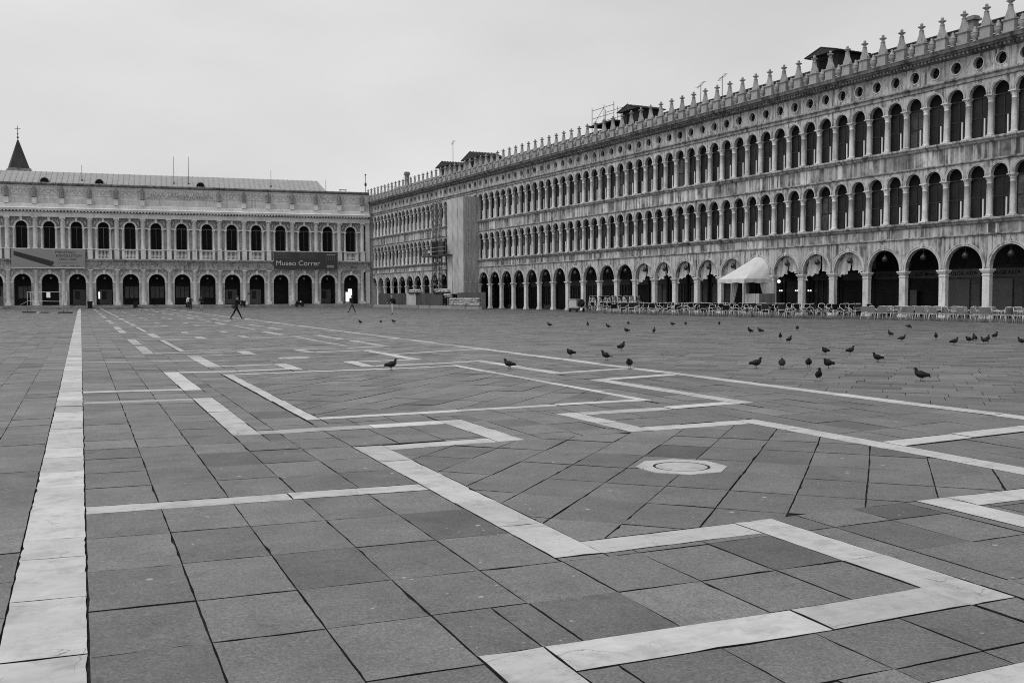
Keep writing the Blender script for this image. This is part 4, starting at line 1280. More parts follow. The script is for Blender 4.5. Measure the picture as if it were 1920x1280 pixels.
# 1: walker with a raised camera stick
o, J = person('person in dark clothes striding right, raising a camera on a stick', (10.09, 72.4, 0), math.radians(-22), dict(h=1.74, legs=((27, 2), (-25, 10)), arms=((25, 25, 10), (78, 18, 6)), toe=(14, -20), lean=4, bulk=1.08), 'cloth_dark', 'cloth_dark', coat_to=.48)
b = MB(); hnd = Vector(J['pmr'][:3]); b.tube([hnd - Vector((.02, 0, .10)), hnd + Vector((.30, -.02, .48))], .014, 6); b.box(hnd.x + .24, hnd.x + .40, hnd.y - .05, hnd.y + .02, hnd.z + .47, hnd.z + .55)
t = b.obj('camera_stick', 'black', None); t.matrix_world = Matrix.Translation(o.location) @ Matrix.Rotation(math.radians(-22), 4, 'Z'); tag(t, 'thin dark camera stick held up by the striding walker', 'camera stick')
b = MB(); b.ball((-.22, .16, .98), .17, 10, 7, (1.1, .55, .9)); b.cur = 1; b.tube([(-.16, .17, 1.10), (0, .10, 1.36), (.06, -.12, 1.44)], .018, 5)
t = b.obj('shoulder_bag', ['cloth_mid', 'black'], None); t.matrix_world = Matrix.Translation(o.location) @ Matrix.Rotation(math.radians(-22), 4, 'Z'); tag(t, 'soft grey shoulder bag hanging behind the striding walker', 'bag')
# 2: man walking left near the corner
person('tall person in a dark jacket walking left near the lit display', (24.9, 97.8, 0), math.radians(165), dict(h=1.80, legs=((24, 4), (-20, 8)), arms=((-14, 25, 10), (16, 30, 10)), toe=(10, -18), bulk=1.15), 'cloth_dark', 'cloth_mid', coat_to=.56)
# 3: person with dark backpack and pale legs
o, J = person('person with pale trousers and dark jacket standing before the hoarding', (25.8, 86.8, 0), math.radians(200), dict(h=1.74, legs=((6, 4), (-6, 3)), arms=((15, 60, 10), (10, 50, 10)), bulk=1.12, lean=5), 'cloth_dark', 'cloth_light', hair='hair_grey', coat_to=.50)
t = MB().ball((-.20, 0, 1.22), .20, 10, 7, (.65, .85, 1.25)).box(-.30, -.16, -.15, .15, 1.02, 1.16).obj('backpack', 'cloth_dark', None); t.matrix_world = Matrix.Translation(o.location) @ Matrix.Rotation(math.radians(200), 4, 'Z'); tag(t, 'dark backpack on the person with pale trousers', 'backpack')
# 4-6: three standing far off
person('person in a white top standing beside a dark-haired companion', (13.6, 143.5, 0), math.radians(120), dict(h=1.80, **STAND), 'cloth_white', 'cloth_mid', coat_to=.50)
person('dark-haired person in dark clothes beside the white-topped companion', (13.35, 138.0, 0), math.radians(60), dict(h=1.70, legs=((4, 2), (-3, 2)), arms=((20, 50, 10), (30, 60, 10))), 'cloth_dark', 'cloth_dark', coat_to=.5)
person('person in a long dark coat with bare legs standing alone', (13.75, 128.8, 0), math.radians(-110), dict(h=1.72, legs=((3, 2), (-3, 2)), arms=((12, 60, 10), (14, 55, 10)), bulk=1.1), 'cloth_dark', 'skin', coat_to=.72)
# 7: figure in white overalls with a cart
person('person in white hooded overalls beside a black trolley at the steps', far_pt(18.85, -2.7, 0), math.radians(-10), dict(h=1.78, legs=((3, 2), (-3, 2)), arms=((20, 30, 10), (26, 30, 10)), bulk=1.15), 'cloth_white', 'cloth_white', coat_to=.5, hood=True)
t = tag(empty('street_trolley', far_pt(20.3, -2.7, 0), far_rz), 'black loaded hand trolley beside the person in white overalls', 'trolley')
MB().box(-.7, .75, -.35, .35, .30, .55).obj('tray', 'black', t); MB().ball((-.25, 0, .75), .36, 9, 6, (1.2, 1, .8)).ball((.45, 0, .62), .30, 9, 6).obj('load', 'cloth_dark', t); MB().ball((.20, -.2, .85), .15, 8, 5).obj('pale_bundle', 'cloth_white', t)
MB().tube([(-.7, -.3, .5), (-1.0, -.3, 1.0), (-1.0, .3, 1.0), (-.7, .3, .5)], .025, 6).obj('handle', 'steel_light', t)
for dx in (-.45, .5):
    for dy in (-.36, .36):
        w = MB(); w.tube([(dx, dy - .03, .16), (dx, dy + .03, .16)], .16, 14); w.obj('wheel', 'rubber', t)

# statues along the attic
def statue(seed):
    rr = random.Random(seed)
    ps = dict(h=1.72, legs=((rr.uniform(0, 14), rr.uniform(0, 20)), (rr.uniform(-6, 0), 0)), arms=((rr.uniform(-20, 40), rr.uniform(20, 90), 16), (rr.uniform(0, 60), rr.uniform(20, 80), 20)), bulk=1.15)
    J, E_ = body_graph(ps)
    J = {k: v for k, v in J.items() if k[0] not in 'fg'}; E_ = [e for e in E_ if e[0] in J and e[1] in J]
    me = skin_mesh('statue', J, E_, 1)
    import bmesh
    bm = bmesh.new(); bm.from_mesh(me)
    d = MB()
    hd = J['head']
    d.ball((hd[0], 0, hd[2] + .03), .12, 12, 8, (1, .9, 1.15)); d.ball((hd[0] - .04, 0, hd[2] + .06), .125, 10, 7, (1, .95, 1.0))
    def robe(u, v):
        a = 2 * math.pi * u
        z = 1.44 - v * 1.34
        r = .17 + .05 * math.sin(v * 3.0) * (1 - v) + .10 * v ** 1.5 + (.012 + .035 * v) * math.sin(a * 7 + seed + 2.2 * v) + .02 * math.sin(a * 3 + seed)
        return (r * .85 * math.cos(a), r * 1.15 * math.sin(a), z)
    d.grid(robe, 40, 10, True)
    def sash(u, v):                                     # cloth thrown over one shoulder
        a = -1.1 + 3.4 * u
        r = .235 + .03 * math.sin(u * 14 + seed)
        return (r * .85 * math.cos(a), r * 1.15 * math.sin(a) * (1 if seed % 2 else -1), 1.40 - .55 * u - .42 * v - .05 * math.sin(v * 9))
    d.grid(sash, 18, 6, True, (.01, 0, 0))
    tmp = d.mesh('tmp', 'statue'); bm.from_mesh(tmp); bpy.data.meshes.remove(tmp)
    bm.to_mesh(me); bm.free()
    for p_ in me.polygons: p_.use_smooth = True
    me.materials.clear(); me.materials.append(MATS['statue'])
    for p_ in me.polygons: p_.material_index = 0
    return me
SV = [statue(i) for i in range(5)]
ORD = ['rightmost', 'second', 'third', 'fourth', 'fifth', 'sixth', 'seventh', 'eighth', 'ninth', 'tenth', 'eleventh', 'twelfth', 'thirteenth', 'fourteenth', 'leftmost visible', 'hidden', 'hidden']
pedm = MB().box(-.34, .34, -.42, .019, 16.19, 16.98).box(-.38, .38, -.46, .019, 16.98, 17.08).mesh('statue_pedestal', 'ala_stone')
for k in range(0, 15):
    if k in (7, 8): continue
    put('statue_pedestal', pedm, far, (ax(k), 0, 0))
    o = put('statue', SV[(k * 3) % 5], None, far_pt(ax(k), -.24, 17.07), far_rz - math.pi / 2 + (k % 3 - 1) * .35); o.scale = (1.15, 1.25, 1.06)
    tag(o, 'weathered draped stone statue on the attic, ' + (ORD[k] + (' from the corner' if 0 < k < 14 else '')), 'statue', 'statues along the attic of the far wing')

# ================================================================ pigeons
def pigeon(kind, pale=False):
    sp_ = {
        'stand': [(-.165, .085, .016, .006), (-.10, .105, .034, .02), (-.055, .118, .052, .042), (0, .13, .064, .058), (.05, .142, .056, .056), (.082, .172, .036, .040), (.094, .205, .024, .027), (.106, .232, .025, .023), (.126, .233, .016, .015), (.136, .229, .006, .006), (.156, .223, .002, .002)],
        'tall': [(-.13, .055, .016, .006), (-.085, .082, .034, .02), (-.05, .105, .052, .042), (-.01, .130, .062, .060), (.03, .155, .055, .056), (.05, .190, .036, .040), (.055, .222, .024, .026), (.066, .248, .025, .023), (.086, .248, .016, .015), (.096, .244, .006, .006), (.115, .238, .002, .002)],
        'peck': [(-.16, .125, .016, .006), (-.10, .130, .034, .02), (-.055, .130, .052, .042), (0, .128, .064, .058), (.05, .120, .056, .054), (.088, .100, .036, .038), (.105, .075, .024, .026), (.118, .050, .025, .023), (.130, .036, .016, .015), (.136, .028, .006, .006), (.146, .012, .002, .002)],
        'hunch': [(-.14, .085, .016, .006), (-.09, .102, .034, .02), (-.05, .115, .054, .046), (0, .128, .068, .064), (.045, .138, .062, .062), (.070, .160, .042, .046), (.080, .182, .030, .030), (.090, .200, .026, .024), (.110, .200, .016, .015), (.120, .196, .006, .006), (.138, .190, .002, .002)]}[kind]
    fine = []
    for i in range(len(sp_) - 1):
        P_ = [sp_[max(0, i - 1)], sp_[i], sp_[i + 1], sp_[min(len(sp_) - 1, i + 2)]]
        for t_ in (0, .34, .67):
            fine.append(tuple(max(.001, .5 * (2 * P_[1][c] + (P_[2][c] - P_[0][c]) * t_ + (2 * P_[0][c] - 5 * P_[1][c] + 4 * P_[2][c] - P_[3][c]) * t_ ** 2 + (3 * P_[1][c] - P_[0][c] - 3 * P_[2][c] + P_[3][c]) * t_ ** 3)) if c > 0 else
                        .5 * (2 * P_[1][c] + (P_[2][c] - P_[0][c]) * t_ + (2 * P_[0][c] - 5 * P_[1][c] + 4 * P_[2][c] - P_[3][c]) * t_ ** 2 + (3 * P_[1][c] - P_[0][c] - 3 * P_[2][c] + P_[3][c]) * t_ ** 3) for c in range(4)))
    keep = sp_; sp_ = fine + [sp_[-1]]
    b = MB(); n = 16; vs = []; fs = []
    for i, (x, z, ry, rz_) in enumerate(sp_):
        a, c = sp_[max(0, i - 1)], sp_[min(len(sp_) - 1, i + 1)]
        t_ = Vector((c[0] - a[0], 0, c[1] - a[1])).normalized(); nn = Vector((-t_.z, 0, t_.x))
        for k in range(n):
            an = 2 * math.pi * k / n
            vs.append(Vector((x, 0, z)) + Vector((0, 1, 0)) * ry * 1.12 * math.cos(an) + nn * rz_ * 1.12 * math.sin(an))
    for i in range(len(sp_) - 1):
        for k in range(n): fs.append((i * n + k, i * n + (k + 1) % n, (i + 1) * n + (k + 1) % n, (i + 1) * n + k))
    fs.append(list(range(n))); b.add(vs, fs, True)
    b.cur = 1
    for sg in (-1, 1):                                  # folded wings
        zz = keep[3][1]
        b.grid(lambda u, v: (.055 - .20 * u, sg * (.060 + .007 * math.sin(math.pi * v) - .010 * (1 - v)) * (1 - .72 * u ** 2) * (.80 + .20 * min(1, u * 5)), zz + .03 - (.05 + .0 * u) * v - (.02 if kind != 'peck' else -.005) * u + .01 * math.sin(math.pi * u)), 10, 5, True, (0, sg * .004, 0))
    b.cur = 2
    for sg in (-1, 1):
        fx = -.005 + .02 * sg
        b.tube([(0, sg * .022, .085), (fx, sg * .024, .045), (fx + .004, sg * .024, .008)], [.010, .006, .005], 5)
        for a in (-.5, 0, .5, math.pi): b.tube([(fx, sg * .024, .006), (fx + .03 * math.cos(a), sg * .024 + .03 * math.sin(a), .004)], .003, 4)
    return b.mesh('pigeon', ['plumage', 'plumage_pale' if pale else 'plumage', 'bird_leg'])
PG = {(k, f): pigeon(k, f) for k in ('stand', 'tall', 'peck', 'hunch') for f in (False, True)}
VIEW = lambda x, y_: math.atan2(y_, x)
# x, y, pose, facing relative to the view (0 = right, 180 = left, 90 = away, 270 = towards the camera), pale, label
BIRDS = [
 (15.33, 58.36, 'tall', 185, 0, 'far dark pigeon, left one of three below the lone person with pale trousers'),
 (16.60, 58.31, 'hunch', 100, 0, 'tiny round far pigeon, middle one of three below the lone person with pale trousers'),
 (17.64, 59.10, 'stand', 170, 0, 'far pigeon, tail to the right, rightmost of three below the lone pale-trousered person'),
 (6.20, 21.00, 'stand', 10, 0, 'pigeon facing right on the white strips left of centre'),
 (8.66, 20.16, 'stand', 180, 0, 'pigeon walking left along the white strip near the middle of the square'),
 (22.56, 47.16, 'stand', 175, 0, 'far pigeon facing left, alone below the pillars right of the hoarding'),
 (24.73, 47.01, 'tall', 100, 0, 'far upright pigeon seen from behind below the stacked chairs'),
 (23.99, 43.39, 'stand', 175, 1, 'pale-winged pigeon facing left below the stacked chairs'),
 (21.89, 37.95, 'hunch', 160, 0, 'hunched pigeon just below the pale-winged one'),
 (27.83, 48.08, 'hunch', 90, 0, 'small round far pigeon near the dark chairs, above the hunched one'),
 (22.60, 36.85, 'tall', 70, 0, 'upright pigeon alone halfway to the dark chairs'),
 (29.13, 45.62, 'hunch', 175, 0, 'small far pigeon, left one of a pair before the dark chairs'),
 (30.01, 45.69, 'hunch', 95, 0, 'small far pigeon, right one of a pair before the dark chairs'),
 (31.85, 45.22, 'hunch', 270, 0, 'small round far pigeon alone before the tent'),
 (11.94, 23.66, 'hunch', 200, 0, 'round pigeon nearest the long strip, left of the small middle cluster'),
 (12.09, 21.97, 'stand', 180, 1, 'pigeon facing left with paler wing in the small middle cluster'),
 (14.64, 25.67, 'tall', 25, 0, 'pigeon leaning up to the right at the back of the small middle cluster'),
 (11.20, 19.29, 'hunch', 255, 0, 'round pigeon standing on the edge of the long white strip'),
 (26.18, 34.93, 'tall', 190, 0, 'pigeon facing left with neck stretched below the tent, left of a pair'),
 (26.57, 34.72, 'stand', 150, 0, 'pigeon with raised head and tail to the right below the tent, right of a pair'),
 (23.61, 29.69, 'tall', 270, 0, 'upright pigeon seen from the front, below the pair by the tent'),
 (22.14, 27.36, 'tall', 40, 0, 'upright pigeon turned to the right, beside the front-facing one below the tent'),
 (30.28, 36.87, 'hunch', 90, 0, 'small round pigeon alone near the front of the dark chairs'),
 (18.58, 21.45, 'hunch', 220, 0, 'plump pigeon in the right cluster, left one of the back row'),
 (19.17, 21.15, 'stand', 40, 0, 'pigeon bending up right in the right cluster, beside the plump one of the back row'),
 (13.66, 18.01, 'stand', 5, 0, 'pigeon facing right with tail to the left, leftmost of the front row'),
 (14.12, 17.69, 'hunch', 90, 0, 'ball-shaped pigeon seen from behind, second in the front row'),
 (14.86, 17.70, 'hunch', 275, 0, 'round pigeon seen from the front, third in the front row'),
 (15.03, 17.25, 'hunch', 215, 0, 'round pigeon with head turned left, rightmost of the front row'),
 (12.70, 14.84, 'tall', 285, 0, 'upright pigeon nearest the camera beside the long white strip'),
 (14.33, 13.93, 'stand', 180, 0, 'large pigeon facing left, alone at the right near the long white strip'),
 (17.53, 18.40, 'stand', 200, 0, 'pigeon looking left between the right cluster and the large lone bird'),
 (28.87, 29.68, 'tall', 150, 0, 'upright pigeon below the pale chairs, far left of the right-hand flock'),
 (26.21, 26.39, 'stand', 10, 0, 'pigeon facing right with low tail, left part of the right-hand flock'),
 (36.60, 36.43, 'peck', 10, 0, 'far pigeon stretching right, closest to the pale chairs'),
 (28.56, 27.12, 'tall', 265, 1, 'white-flecked pigeon facing the camera in the right-hand flock'),
 (25.70, 23.66, 'stand', 30, 0, 'broad pigeon with tail to the left, in the right-hand flock'),
 (27.59, 24.77, 'hunch', 200, 0, 'round pigeon, left one of the tight foursome at right'),
 (28.56, 25.41, 'tall', 120, 0, 'slim upright pigeon, second of the tight foursome at right'),
 (27.41, 24.00, 'stand', 150, 0, 'pigeon with head raised, third of the tight foursome at right'),
 (28.29, 24.63, 'tall', 60, 0, 'pigeon behind its neighbour, last of the tight foursome at right'),
 (30.79, 26.47, 'tall', 40, 0, 'upright pigeon alone right of the tight foursome'),
 (27.87, 22.94, 'stand', 170, 0, 'pigeon at the very right edge, cut by the frame'),
 (-.31, 151.9, 'stand', 20, 0, 'tiny far pigeon at the head of the left white strip'),
 (-2.79, 153.8, 'stand', 160, 0, 'tiny far pigeon near the barrier'),
]
for x, y_, kd, fc, pale, lab in BIRDS:
    v = math.atan2(y_, x)                        # direction of view on the ground
    o = put('pigeon', PG[(kd, bool(pale))], None, (x, y_, .0035), v - math.pi / 2 + math.radians(fc))
    s_ = R.uniform(.92, 1.04); o.scale = (s_, s_, s_)
    tag(o, lab, 'pigeon', 'pigeons on the pavement')

# ================================================================ café furniture
def chair(weave):
    t = empty('cafe_chair'); lr = .0135
    # faces local -y ; seat .45 high
    MB().grid(lambda u, v: (-.21 + .42 * u, -.22 + .42 * v, .44 + .012 * math.sin(math.pi * u) - .02 * v), 4, 4, True, (0, 0, -.05)).obj('seat', weave, t)
    def back(u, v):
        a = (u - .5) * 1.5
        return (.27 * math.sin(a) / math.sin(.75), .20 + .07 * math.cos(a) + .07 * v - .03, .50 + .36 * v + (.03 * math.cos(a * 1.6) if v > .5 else 0))
    MB().grid(back, 8, 4, True, (0, .018, 0)).obj('backrest', weave, t)
    MB().tube([(-.27, .20, .44), (-.275, .235, .70), (-.24, .275, .86), (-.12, .315, .895), (.12, .315, .895), (.24, .275, .86), (.275, .235, .70), (.27, .20, .44)], .0155, 6).obj('back_frame', 'aluminium', t)
    MB().tube([(-.22, -.22, .435), (.22, -.22, .435), (.24, .20, .42), (-.24, .20, .42), (-.22, -.22, .435)], .013, 6).obj('seat_frame', 'aluminium', t)
    for sg in (-1, 1):
        MB().tube([(sg * .275, .235, .70), (sg * .30, .08, .68), (sg * .30, -.14, .66), (sg * .28, -.22, .62), (sg * .25, -.235, .44)], .0165, 6).obj('armrest', 'aluminium', t)
        MB().tube([(sg * .25, -.235, .45), (sg * .265, -.28, 0)], lr, 6).obj('leg', 'aluminium', t)
        MB().tube([(sg * .265, .20, .45), (sg * .285, .30, 0)], lr, 6).obj('leg', 'aluminium', t)
    return t
dark0 = chair('weave_dark'); light0 = chair('weave_light')
used = {}
def place_chair(proto, s, perp, z, turn, label, group, tilt=None):
    o = proto if proto.name not in used else copy_tree(proto)
    used[proto.name] = 1
    o.location = wing_pt(s, perp, z); o.rotation_euler = (tilt[0] if tilt else 0, tilt[1] if tilt else 0, wing_rz + turn)
    tag(o, label, 'chair', group)
    return o
DK = ('black woven café chair in the front row of the long dark block', 'black woven café chair in the second row of the long dark block', 'black woven café chair in the third row of the long dark block', 'black woven café chair in the back row of the long dark block')
for r, (pp, s_a, s_b) in enumerate(((49.6, 53.6, 78.5), (50.9, 50.4, 82.5), (52.2, 50.0, 83.0), (53.4, 49.8, 83.0))):
    s = s_a; i = 0
    while s < s_b:
        # chairs face each other in pairs across small tables
        turn = (0.25 if i % 2 else math.pi - .25) + R.gauss(0, .30)
        turn += (math.pi / 2 if R.random() < .5 else -math.pi / 2) * .8
        tl = R.choice((0, .22, .27, .30)) + R.uniform(0, .04); place_chair(dark0, s + R.gauss(0, .10), pp + R.gauss(0, .18), .004 + .285 * math.sin(tl), turn, DK[r], 'dark chairs, row %d' % (r + 1), (tl, 0))
        s += R.choice((.62, .72, 1.05)); i += 1
LT = ('pale woven café chair in the front row of the light block at right', 'pale woven café chair in the middle row of the light block at right', 'pale woven café chair in the back row of the light block at right')
for r, (pp, s_a, s_b) in enumerate(((51.6, 33.5, 49.4), (52.7, 33.5, 48.9), (53.7, 34.0, 48.6))):
    s = s_a; i = 0
    while s < s_b:
        turn = (0 if r % 2 else math.pi) + R.gauss(0, .45) + (.5 if i % 2 else -.5)
        place_chair(light0, s + R.gauss(0, .08), pp + R.gauss(0, .20), .004, turn, LT[r], 'pale chairs, row %d' % (r + 1))
        s += R.choice((.66, .72, .95)); i += 1
# stacked chairs, leaning
for i in range(12):
    s = 80.0 + i * .78; lean = (.16, .13, .20, -.05, -.16, .08, .02, -.04, .10, -.12, -.16, -.10)[i]
    for j in range(7):
        place_chair(dark0, s + lean * j * .26, 54.3 + .12 * (i % 2), .004 + j * .125, math.pi / 2 * (1 if i % 3 else -1), 'black woven café chair in the %s stack from the left-hand cart' % ordinal(12 - i), 'chairs of stack %d' % (12 - i), (0, 0))
# tables
def table():
    t = empty('cafe_table')
    MB().lathe([(.39, .70), (.40, .705), (.40, .72), (.39, .725)], 20).obj('table_top', 'table_top', t)
    MB().lathe([(.025, .03), (.022, .70)], 10).obj('pedestal', 'steel_light', t)
    MB().lathe([(.22, 0), (.22, .015), (.05, .035)], 16).obj('base', 'steel', t)
    return t
tb0 = table(); first = True
for i in range(34):
    s = 51.2 + i * .95 + R.gauss(0, .1)
    o = tb0 if first else copy_tree(tb0); first = False
    o.location = wing_pt(s, 51.55 + (1.25 if i % 2 else -1.2) + R.gauss(0, .05), .004)
    tag(o, 'small round dark café table standing among the dark chairs', 'table', 'tables among the dark chairs')
for i in range(9):
    o = copy_tree(tb0); o.location = wing_pt(35 + i * 1.72, 52.15 + R.gauss(0, .05), .004)
    tag(o, 'small round dark café table standing among the pale chairs', 'table', 'tables among the pale chairs')
t = tag(empty('side_table', wing_pt(49.75, 52.3, .004), wing_rz), 'square pale-topped table standing between the dark and the pale chairs', 'table')
MB().box(-.45, .45, -.40, .40, .71, .745).obj('table_top', 'steel_light', t)
for a in (-.4, .4):
    for c in (-.35, .35): MB().tube([(a, c, 0), (a, c, .71)], .02, 6).obj('leg', 'steel_light', t)

# ================================================================ white awning tent against one arch
ksp = 6.5; sc_ = S0 + BAY * ksp
t = tag(empty('awning_tent', wing_pt(sc_, 56.5, 0), wing_rz), 'white canvas awning tent swooping down from a café arch', 'tent')
FY = -2.86; FW = 1.75; EZ = 2.97
def roof(u, v):
    if u < .26: q_ = (u / .26) ** .9 * .44
    elif u > .74: q_ = 1 - ((1 - u) / .26) ** .9 * .44
    else: q_ = .44 + .12 * (u - .26) / .48
    a = math.pi * (1 - q_)
    bx, bz = (RA + .10) * math.cos(a), 3.36 + (RA + .08) * math.sin(a)
    # front eave: left side, front, right side unfolded along u
    if u < .26: fx, fy = -FW, -.05 + (FY + .05) * (u / .26)
    elif u > .74: fx, fy = FW, FY - (FY + .05) * ((u - .74) / .26)
    else: fx, fy = -FW + 2 * FW * (u - .26) / .48, FY
    w = v; sag = -.05 * math.sin(math.pi * v) * (1 + .6 * math.sin(u * 34))
    return (bx + (fx - bx) * w, -.08 + (fy + .08) * w, bz + (EZ - bz) * w + sag + .035 * math.sin(u * 47 + 3 * v) * math.sin(math.pi * v) * (1 if u > .7 else .35))
MB().grid(roof, 100, 14, True, (0, 0, -.012)).obj('canopy', 'canvas', t)
def val(u, v):
    L = -.05 - FY
    per = L * 2 + 2 * FW; d = u * per
    if d < L: x, y_ = -FW, -.05 - d
    elif d < L + 2 * FW: x, y_ = -FW + (d - L), FY
    else: x, y_ = FW, FY + (d - L - 2 * FW)
    nx = -1 if d < L else (1 if d > L + 2 * FW else 0); ny = -1 if nx == 0 else 0
    bul = .03 + .03 * v * math.sin(u * 60)
    return (x + nx * bul, y_ + ny * bul, EZ + .03 - .33 * v + .03 * math.cos(u * per * 3.6) * v)
MB().grid(val, 70, 4, True).obj('valance', 'canvas', t)
for x in (-FW, FW):
    MB().tube([(x, FY, 0), (x, FY, EZ)], .022, 8).obj('post', 'steel', t)
def drop(x0, y0, x1, y1, wid):
    def fn(u, v):
        k = (1 - v) ** .8 * .9 + .10
        cx_ = x0 + (x1 - x0) * v; cy_ = y0 + (y1 - y0) * v
        return (cx_ + (u - .5) * wid * k * .6, cy_ + (u - .5) * wid * k + .03 * math.sin(u * 22), EZ - .28 - v * (EZ - .35))
    return MB().grid(fn, 16, 14, True, (.008, 0, 0))
drop(FW - .03, -.55, FW - .03, -.12, 1.0).obj('side_curtain', 'canvas', t)
drop(-FW + .02, -1.05, -FW + .02, -1.45, .55).obj('side_curtain', 'canvas', t)
t2 = tag(empty('bandstand_screen', wing_pt(62.9, 54.4, 0), wing_rz), 'low grey panelled screen standing under the white tent', 'screen')
for i in range(8): MB().box(-1.7 + i * .46, -1.27 + i * .46, -.03 + .02 * (i % 2), .03, .35, 1.78).obj('panel', 'sheet' if i < 4 else 'hoarding', t2)
MB().box(-1.75, 2.05, -.05, .08, .004, .35).obj('base', 'shop_mid', t2)

# ================================================================ scaffolding and building site at the far end of the long wing
t = tag(empty('sheeted_scaffold', wing_pt(122.6, 56.3, 0), wing_rz), 'tall scaffold tower wrapped in grey sheeting against the long wing', 'scaffold')
ZS = 14.85
def fsheet(x0, x1): return MB().grid(lambda u, v: (x0 + (x1 - x0) * u, -2.02 - .05 * abs(math.sin(u * (x1 - x0) * 5.5)) * (.5 + .5 * math.sin(v * 24)) - .02 * math.sin(v * 40 + u * 6), 2.0 + (ZS - 2.0) * v + .06 * math.sin(u * 9) * (v > .99)), 14, 40, True, (0, .012, 0))
fsheet(-3.5, -1.92).obj('front_sheet', 'board', t); fsheet(-1.88, -.02).obj('front_sheet', 'sheet', t); fsheet(.02, 1.85).obj('front_sheet', 'sheet', t)
def ssheet(y0, y1): return MB().grid(lambda u, v: (1.87 + .05 * abs(math.sin(u * (y1 - y0) * 5.5)) * (.5 + .5 * math.sin(v * 22 + 1)) + .02 * math.sin(v * 43 + u * 5), y0 + (y1 - y0) * u, 2.0 + (ZS - 2.0) * v), 14, 40, True, (-.012, 0, 0))
ssheet(-2.05, -1.32).obj('side_sheet', 'sheet_shaded', t); ssheet(-1.30, -.56).obj('side_sheet', 'sheet_shaded', t); ssheet(-.54, .15).obj('side_sheet', 'sheet_shaded', t)
MB().box(-3.54, -3.50, -2.02, .15, 2.0, ZS).obj('side_sheet', 'sheet_shaded', t)
for i in range(13): MB().box(1.90, 1.955, -1.35, -1.29, 2.8 + i * .95, 2.86 + i * .95).obj('tie', 'black', t)
for xx, yy in ((-3.45, -1.95), (1.80, -1.95), (-3.45, -.1), (1.80, -.1)): MB().tube([(xx, yy, 0), (xx, yy, ZS + .5)], .04, 6).obj('standard', 'steel', t)
for z in (4, 6, 8, 10, 12, 14): MB().tube([(-3.5, -1.95, z), (1.8, -1.95, z)], .03, 6).obj('ledger', 'steel', t)
for yy in (-1.8, -1.0, -.3): MB().box(1.95, 1.965, yy - .18, yy + .18, 3.45, 3.62).obj('notice', 'board', t)
# timber-boarded strip and ladder bay beyond the sheeting
t = tag(empty('boarded_bay', wing_pt(128.0, 56.2, 0), wing_rz), 'narrow strip of pale boards beside the sheeted scaffold', 'scaffold')
MB().box(-1.6, -.2, -.5, -.44, 8.9, 14.7).obj('board', 'board', t); MB().box(.15, 1.7, -.5, -.44, 2.2, 14.4).obj('board', 'sheet', t); MB().box(-1.5, -.3, -.5, -.44, 2.2, 8.2).obj('board', 'sheet', t)
MB().box(.35, .75, -.56, -.505, 11.6, 14.3).obj('slit', 'black', t)
for z in (3.2, 5.2, 7.0, 11.3): MB().box(-1.7, 1.7, -.60, -.505, z, z + .10).obj('ledger', 'steel', t)
for x in (-.05, -1.75): MB().tube([(x, -.55, 0), (x, -.55, 14.6)], .045, 6).obj('standard', 'steel', t)
def mast(loc, lab, light):
    t = tag(empty('lattice_mast', loc, wing_rz), lab, 'mast', 'masts of the work hoist')
    for dx in (-.22, .22):
        for dy in (-.22, .22): MB().tube([(dx, dy, 0), (dx, dy, 15.0)], .04, 6).obj('chord', 'steel', t)
    b = MB()
    for i in range(20):
        z = i * .75; sg = 1 if i % 2 else -1
        b.tube([(-.22 * sg, -.22, z), (.22 * sg, -.22, z + .75)], .028, 5); b.tube([(.22, -.22 * sg, z), (.22, .22 * sg, z + .75)], .028, 5); b.tube([(-.22, .22, z), (.22, .22, z)], .025, 5)
        b.box(-.17, .17, -.17, .17, z + .2, z + .50) if light else None
    b.obj('lacing', 'steel_light', t)
mast(wing_pt(130.8, 54.3), 'left lattice mast of the work hoist', True); mast(wing_pt(128.8, 54.3), 'right lattice mast of the work hoist', True)
t = tag(empty('work_platform', wing_pt(128.6, 54.0, 7.2), wing_rz), 'dark work platform hanging on the lattice masts', 'platform')
MB().box(-4.3, 4.2, -.8, .55, 0, .18).obj('deck', 'steel', t)
for z in (.65, 1.2): MB().tube([(-4.3, -.8, z), (4.2, -.8, z)], .03, 6).obj('rail', 'steel_light', t)
for i in range(7): MB().tube([(-4.3 + i * 1.416, -.8, .1), (-4.3 + i * 1.416, -.8, 1.2)], .03, 6).obj('post', 'steel', t)
MB().box(-1.0, 1.3, -.6, .4, .18, 2.0).obj('motor_box', 'black', t); MB().box(1.8, 3.6, -.82, -.78, .2, 1.9).obj('side_panel', 'banner_dark', t); MB().box(-4.0, -2.2, -.82, -.78, .2, 1.1).obj('side_panel', 'hoarding', t); MB().box(-2.0, -1.2, -.83, -.79, .5, .85).obj('name_plate', 'board', t)
